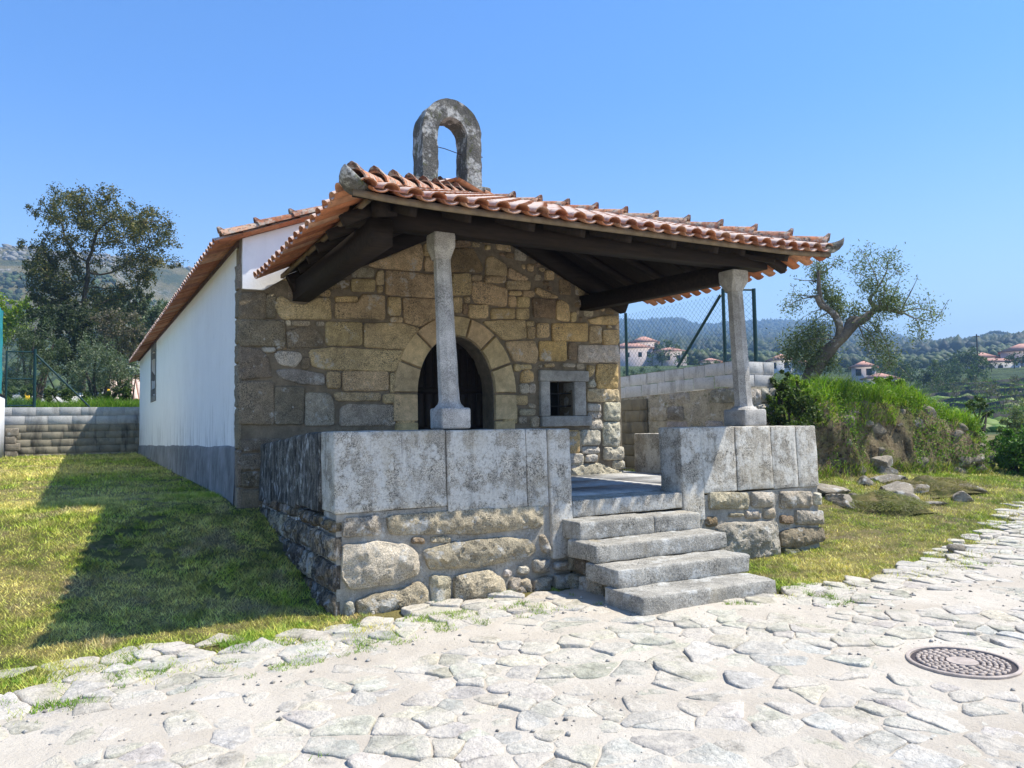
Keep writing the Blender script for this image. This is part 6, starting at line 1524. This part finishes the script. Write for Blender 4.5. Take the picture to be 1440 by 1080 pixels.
# trees one can tell apart on the middle slopes
def proto_tree(name, label, blobs, n, size, cols, h, tr, group, clump=26):
    t = thing(name, label, 'tree', (0, 0, -500), group); P, _ = blob_points(blobs, n, clump=clump, cr=.42); P[:, 2] -= 500; mb = MB(); leaves(mb, P, np.full(n, size), palette(n, cols, .28), .7); part('crown', mb, M['leaf'], t)
    mb = MB(); mb.tube([(0, 0, -500.4), (.08, .05, -500+h*.3), (0, .1, -500+h*.7)], [tr, tr*.7, tr*.25], 6); 
    for q in range(4):
        b = blobs[q % len(blobs)]; mb.tube([(.05, .05, -500+h*.35), (b[0]*.5, b[1]*.5, -500+(h*.4+b[2])*.5), (b[0], b[1], -500+b[2])], [tr*.45, tr*.3, tr*.1], 5)
    part('trunk', mb, M['bark'], t, smooth=True); return t
def copy_tree(o, loc, s, rz, label=None, group=None):
    c = o.copy(); COL.objects.link(c)
    for ch in list(o.children):
        d = ch.copy(); COL.objects.link(d); d.parent = c; d.matrix_parent_inverse = ch.matrix_parent_inverse.copy()
    c.location = loc; c.scale = (s, s, s*random.uniform(.85, 1.15)); c.rotation_euler = (0, 0, rz)
    if label: c['label'] = label
    if group: c['group'] = group
    return c
rb = lambda k, R0, zc, sp: [(random.uniform(-sp, sp), random.uniform(-sp, sp), zc+random.uniform(-1.3, .9), R0*random.uniform(.8, 1.15)) for _ in range(k)]
GM = 'trees on the middle slopes'
LB = ['rounded dark green tree on the slope between the houses and the terraces', 'lighter olive green tree on the slope between the houses and the terraces', 'grey half bare tree standing on the terraces']
PR = [proto_tree('slope_tree', LB[0], rb(7, 1.6, 2.6, 1.4), 900, .34, [(.045, .07, .028), (.06, .09, .03), (.08, .115, .04)], 3.4, .16, GM), proto_tree('slope_tree', LB[1], rb(7, 1.5, 2.4, 1.4), 800, .32, [(.10, .14, .05), (.13, .17, .06), (.075, .105, .04)], 3.0, .14, GM),
      proto_tree('slope_tree', LB[2], rb(7, 1.2, 3.6, 1.4), 420, .24, [(.15, .13, .10), (.12, .11, .08), (.10, .11, .05)], 3.4, .14, GM)]
first = [True]*3
def place(k, px, r, s, lb=None):
    if lb is None: lb = [['rounded dark green tree below the villa beyond the court fence', 'light olive green tree below the villa beyond the court fence'], ['dark green tree on the slope behind the gnarled olive', 'olive green tree on the slope behind the gnarled olive'], ['rounded dark green tree on the slope left of the farmhouse', 'lighter olive green tree on the slope left of the farmhouse']][0 if px < 1080 else 1 if px < 1236 else 2][k] if k < 2 else LB[2]
    az = az_of(px); p = far_pt(az, r, -.1)
    if first[k]: o = PR[k]; first[k] = False; o.location = tuple(p); o.scale = (s, s, s); o['label'] = lb; return o
    return copy_tree(PR[k], tuple(p), s, random.uniform(0, 6.28), lb)
for k in range(30):
    px = random.uniform(1235, 1372); place(0 if random.random() < .6 else 1, px, random.uniform(135, 215), random.uniform(.5, .85))
for k in range(12): place(random.choice((0, 1, 1)), random.uniform(1255, 1345), random.uniform(95, 135), random.uniform(.4, .6))
for k in range(18): px = random.uniform(872, 1075); place(random.choice((0, 1, 1)), px, random.uniform(112, 172), random.uniform(.35, .6))
for k in range(12): place(random.choice((0, 1)), random.uniform(1085, 1235), random.uniform(110, 190), random.uniform(.45, .75))
for px, r, s in ((1410, 70, .62), (1388, 90, .6), (1366, 104, .55), (1436, 100, .6), (1345, 96, .5), (1318, 108, .5)): place(2, px, r, s)
for px, r, s, lb in ((1369, 190, 1.15, 'tall dark tree standing against the utility pole'), (1362, 186, .9, 'dark tree just left of the tall one by the utility pole'), (1396, 176, .55, 'small dark tree in front of the low farmhouse wing'), (1428, 186, .7, 'round dark tree in front of the long farmhouse wall'), (1446, 180, .8, 'round dark tree at the right picture edge below the farmhouse'), (918, 196, 1.1, 'green tree partly covering the right wing of the villa'), (932, 190, 1.45, 'largest light green tree standing right of the villa'), (945, 194, 1.1, 'light green tree right of the largest one by the villa'), (960, 184, .8, 'small light green tree farthest right of the villa')): place(0 if px > 1300 else 1, px, r, s, lb)
# umbrella pines on the skyline
pine = thing('ridge_pine', 'flat topped pine on the right skyline', 'tree', (0, 0, -600), 'pines on the skyline'); mb = MB(); Pp = np.concatenate([np.stack([q[0]+_RS.normal(size=90)*1.1, q[1]+_RS.normal(size=90)*1.1, q[2]+_RS.normal(size=90)*.45], -1) for q in ((0, 0, 8.6), (1.9, .5, 8.1), (-1.8, -.5, 8.0), (.6, 1.4, 7.6))]); Pp[:, 2] -= 600
leaves(mb, Pp, np.full(len(Pp), 1.0), palette(len(Pp), FOR, .3), .7); part('crown', mb, M['leaf'], pine); mb = MB(); mb.tube([(0, 0, -601), (.1, 0, -596), (0, 0, -592)], [.34, .26, .16], 6); part('trunk', mb, M['bark'], pine, smooth=True)
RP = [(1386, 800, .8), (1393, 800, .7), (1400, 800, .95), (1406, 800, .9), (1413, 800, .75), (1420, 800, .8), (1348, 800, .6), (1341, 820, .6), (1316, 1100, .8), (1309, 1110, .9), (1301, 1100, .7), (1438, 800, .7)]
for q, (px, r, s) in enumerate(RP):
    p = tuple(far_pt(az_of(px), r, -.5))
    if q == 0: pine.location = p; pine.scale = (s, s, s)
    else: copy_tree(pine, p, s, random.uniform(0, 6.28))
# dry stone terraces facing the chapel
for q, (r, p0, p1) in enumerate(((58, 1395, 1520), (66, 1380, 1520), (75, 1350, 1520), (85, 1330, 1500), (95, 1300, 1500), (106, 1290, 1470), (117, 1310, 1450), (129, 1330, 1445))):
    aa = np.linspace(az_of(p0), az_of(p1), 40); V = []
    for a in aa:
        p = far_pt(a, r+1.2*float(fbm2(a*40, r, 1, 2))); h = 1.0+.25*float(fbm2(a*60, r, 1, 2)); d = np.array([sin(a), cos(a), 0])
        V += [p+(0, 0, -.5), p+(0, 0, h)+d*.12, p+(0, 0, h)+d*.6, p+(0, 0, -.5)+d*.7]
    mb = MB(); mb.add(V, [(i*4+k, (i+1)*4+k, (i+1)*4+k+1, i*4+k+1) for i in range(39) for k in range(3)])
    c = far_pt((aa[0]+aa[-1])/2, r); o = thing('terrace_wall', 'low dark dry stone terrace wall on the far right slope', 'wall', tuple(c), 'terrace walls on the right slope'); part('stone_face', mb, M['terrace'], o)
    mb = MB(); n = 700; a = aa[0]+_RS.random(n)*(aa[-1]-aa[0]); rr = r+.5+3.0*_RS.random(n); P = np.stack([CAMP[0]+rr*np.sin(a), CAMP[1]+rr*np.cos(a), hz(a, rr)+.35], -1); blades(mb, P, .5+.5*_RS.random(n), .10+.1*_RS.random(n), .5+.5*_RS.random(n), palette(n, [(.10, .17, .03), (.14, .21, .04), (.08, .12, .03)], .3)); g_ = part('grass_edge', mb, M['blade'], o); g_['kind'] = 'stuff'

mb = MB(); n = 3600; px_a = 1225+_RS.random(n)*300; az = np.array([az_of(v) for v in px_a]); r = 52+80*_RS.random(n); X = CAMP[0]+r*np.sin(az); Y = CAMP[1]+r*np.cos(az); k = fbm2(X, Y, .10, 3, .6, 61) > -.05; az, r = az[k], r[k]; n = len(r); rad = .35+.65*_RS.random(n)**2
P = np.stack([CAMP[0]+r*np.sin(az), CAMP[1]+r*np.cos(az), hz(az, r)+rad*.2], -1); mass(mb, P, rad*1.4, rad*.6, palette(n, [(.16, .27, .045), (.21, .31, .06), (.11, .19, .035), (.26, .31, .10)], .3), .4)
tag(mb.build('terrace_crops', M['leaf']), 'low green crops growing on the far terraces', 'crops', kind='stuff')
# houses across the valley
def house(name, label, px, r, vols, group=None):
    """vols: (dx, dy, w, d, h, roof h, wall material, [(window x, z, w, h)]) in metres, x to the viewer's right"""
    az = az_of(px); p = far_pt(az, r); ex = np.array([cos(az), -sin(az), 0]); ey = np.array([sin(az), cos(az), 0]); t = thing(name, label, 'house', tuple(p))
    W_ = lambda x, y, z: p+ex*x+ey*y+np.array([0, 0, z])
    for (dx, dy, w, d, h, rh, mt, wins) in vols:
        mb = MB(); q = [W_(dx+a, dy+b, z) for z in (-2, h) for a, b in ((0, 0), (w, 0), (w, d), (0, d))]; mb.add(q, [(0, 1, 5, 4), (1, 2, 6, 5), (2, 3, 7, 6), (3, 0, 4, 7), (4, 5, 6, 7)]); wl = part('wall', mb, M[mt], t)
        mb = MB(); o = .5; q = [W_(dx+a, dy+b, h+.02) for a, b in ((-o, -o), (w+o, -o), (w+o, d+o), (-o, d+o))]; ins = min(w, d)/2
        q += [W_(dx+ins, dy+d/2, h+rh), W_(dx+w-ins, dy+d/2, h+rh)]; mb.add(q, [(0, 1, 5, 4), (1, 2, 5), (2, 3, 4, 5), (3, 0, 4), (3, 2, 1, 0)]); rf = part('roof', mb, M['houseroof'], t)
        for (a, z, ww, hh) in wins:
            mb = MB(); q = [W_(dx+a+u, dy+v, z+k) for v in (-.04, .1) for u, k in ((0, 0), (ww, 0), (ww, hh), (0, hh))]; mb.add(q, [(0, 1, 2, 3), (0, 4, 5, 1), (1, 5, 6, 2), (2, 6, 7, 3), (3, 7, 4, 0)]); part('window', mb, M['housewin'], wl)
    return t, W_
wn = lambda xs, z, w=.9, h=1.2: [(x, z, w, h) for x in xs]
house('villa', 'large pinkish villa with red hipped roofs across the valley left of the green trees', 893, 190, [(-6.5, 2, 11, 9, 4.6, 2.0, 'housepink', wn((1.5, 4.5, 7.5, 9.6), 2.4)), (-1.0, 6, 7, 6, 6.4, 1.8, 'housepink', wn((1.2, 4.2), 4.4)), (4.6, 1, 8, 7, 3.4, 1.4, 'housepink', wn((1, 3.2, 5.6), 1.3)), (-16, 3, 9.4, 7, 3.4, 1.4, 'housewhite', wn((1.2, 4, 7), 1.2))])
house('cottage', 'small white cottage with red roof behind the ivy and the last fence post', 1098, 165, [(-2.4, 0, 5.2, 5, 2.6, 1.5, 'housewhite', wn((.8, 3.2), 1.0)), (2.9, .5, 3, 4, 1.9, .8, 'housewhite', wn((1,), .7))])
house('cottage', 'red roofed cottage half hidden behind the hanging olive twigs', 1214, 150, [(-1.8, 0, 4.0, 5, 2.7, 1.3, 'housepink', wn((.7, 2.4), 1.2))])
house('white_house', 'white house with flat front low behind the olive and the bank', 1241, 128, [(-2.6, 0, 4.6, 4, 2.0, .9, 'housewhite', wn((.6, 1.9, 3.3), .7, .6, .8))])
house('farmhouse', 'long pinkish farmhouse with red roofs above the terraces at the far right', 1402, 196, [(1.0, 2, 9, 7, 3.4, 1.9, 'housepink', wn((1.5, 4, 6.8), 1.4)), (-5.6, 3, 6.2, 6, 2.4, 1.5, 'housepink', wn((1, 3.6), .9)), (-4.6, -3.5, 9, 5, .9, 1.0, 'housewhite', wn((1.5, 5), -.6, .9, .9))])
house('tan_cottage', 'low tan cottage seen above the court wall beside the fence brace', 1001, 172, [(-2.4, 0, 4.4, 4, 1.5, .9, 'housepink', wn((1.2,), .4, .7, .7))])
p = far_pt(az_of(1377), 188); up = thing('utility_pole', 'thin wooden utility pole beside the farmhouse roofs', 'pole', tuple(p)); mb = MB(); mb.tube([p, p+(0, 0, 7.6)], [.16, .12], 8); part('shaft', mb, M['bark'], up); mb = MB(); mb.beam(p+(-.7, .4, 7.1), p+(.7, -.4, 7.1), .12, .14); part('crossarm', mb, M['bark'], up)

# the air of the valley
mb = MB(); mb.box(-2400, 2600, -400, 2600, -25, 300); hzb = mb.build('haze', []); tag(hzb, 'thin blue air between the chapel and the hills', 'haze', kind='stuff')
g = bpy.data.materials.new('haze_air'); g.use_nodes = True; g.node_tree.nodes.clear(); out = g.node_tree.nodes.new('ShaderNodeOutputMaterial'); pv = g.node_tree.nodes.new('ShaderNodeVolumePrincipled')
pv.inputs['Color'].default_value = (.38, .64, 1.0, 1); pv.inputs['Density'].default_value = .00056; pv.inputs['Anisotropy'].default_value = .0
g.node_tree.links.new(pv.outputs[0], out.inputs['Volume']); hzb.data.materials.append(g)
# ------------------------------------------------------------------ light, sky, air, camera
SUN = Vector((.4951, -.2125, .8500)).normalized()
w = bpy.data.worlds.new('World'); S.world = w; w.use_nodes = True
nt = w.node_tree; bg = nt.nodes['Background']; sky = nt.nodes.new('ShaderNodeTexSky'); sky.sky_type = 'NISHITA'; sky.sun_disc = False
sky.sun_elevation = math.asin(SUN.z); sky.sun_rotation = atan2(SUN.x, SUN.y)
sky.air_density = 1.0; sky.dust_density = .6; sky.ozone_density = 2.0; sky.altitude = 100
tc = nt.nodes.new('ShaderNodeTexCoord'); sx = nt.nodes.new('ShaderNodeSeparateXYZ'); nt.links.new(tc.outputs['Generated'], sx.inputs[0])
mr = nt.nodes.new('ShaderNodeMapRange'); mr.interpolation_type = 'SMOOTHSTEP'; mr.inputs[1].default_value = 0; mr.inputs[2].default_value = .42; nt.links.new(sx.outputs[2], mr.inputs[0])
tm = nt.nodes.new('ShaderNodeMix'); tm.data_type = 'RGBA'; tm.inputs[6].default_value = (1.28, 1.2, 1.12, 1); tm.inputs[7].default_value = (.49, .87, 1.30, 1); nt.links.new(mr.outputs[0], tm.inputs[0])
hs = nt.nodes.new('ShaderNodeMix'); hs.data_type = 'RGBA'; hs.blend_type = 'MULTIPLY'; hs.inputs[0].default_value = 1; nt.links.new(tm.outputs[2], hs.inputs[7])
nt.links.new(sky.outputs[0], hs.inputs[6]); nt.links.new(hs.outputs[2], bg.inputs[0]); bg.inputs[1].default_value = .118
ld = bpy.data.lights.new('sun', 'SUN'); ld.energy = 5.0; ld.angle = radians(.53); ld.color = (1.0, .94, .83)
so = bpy.data.objects.new('sun', ld); COL.objects.link(so); so.rotation_euler = SUN.to_track_quat('Z', 'Y').to_euler(); so.location = (20, -10, 30)
cd = bpy.data.cameras.new('camera'); cam = bpy.data.objects.new('camera', cd); COL.objects.link(cam)
cd.sensor_width = 36; cd.lens = 27.0; cd.clip_start = .05; cd.clip_end = 9000
R3 = np.stack([_r, _u, -_f], 1)
cam.matrix_world = Matrix.Translation(Vector(CAMP)) @ Matrix([list(r_) for r_ in R3]).to_4x4()
S.camera = cam
S.view_settings.view_transform = 'Standard'; S.view_settings.look = 'None'; S.view_settings.exposure = .78; S.view_settings.gamma = 1
S.cycles.use_denoising = True; S.cycles.max_bounces = 8; S.cycles.diffuse_bounces = 3; S.cycles.volume_bounces = 0; S.cycles.transparent_max_bounces = 8
S.cycles.caustics_reflective = False; S.cycles.caustics_refractive = False
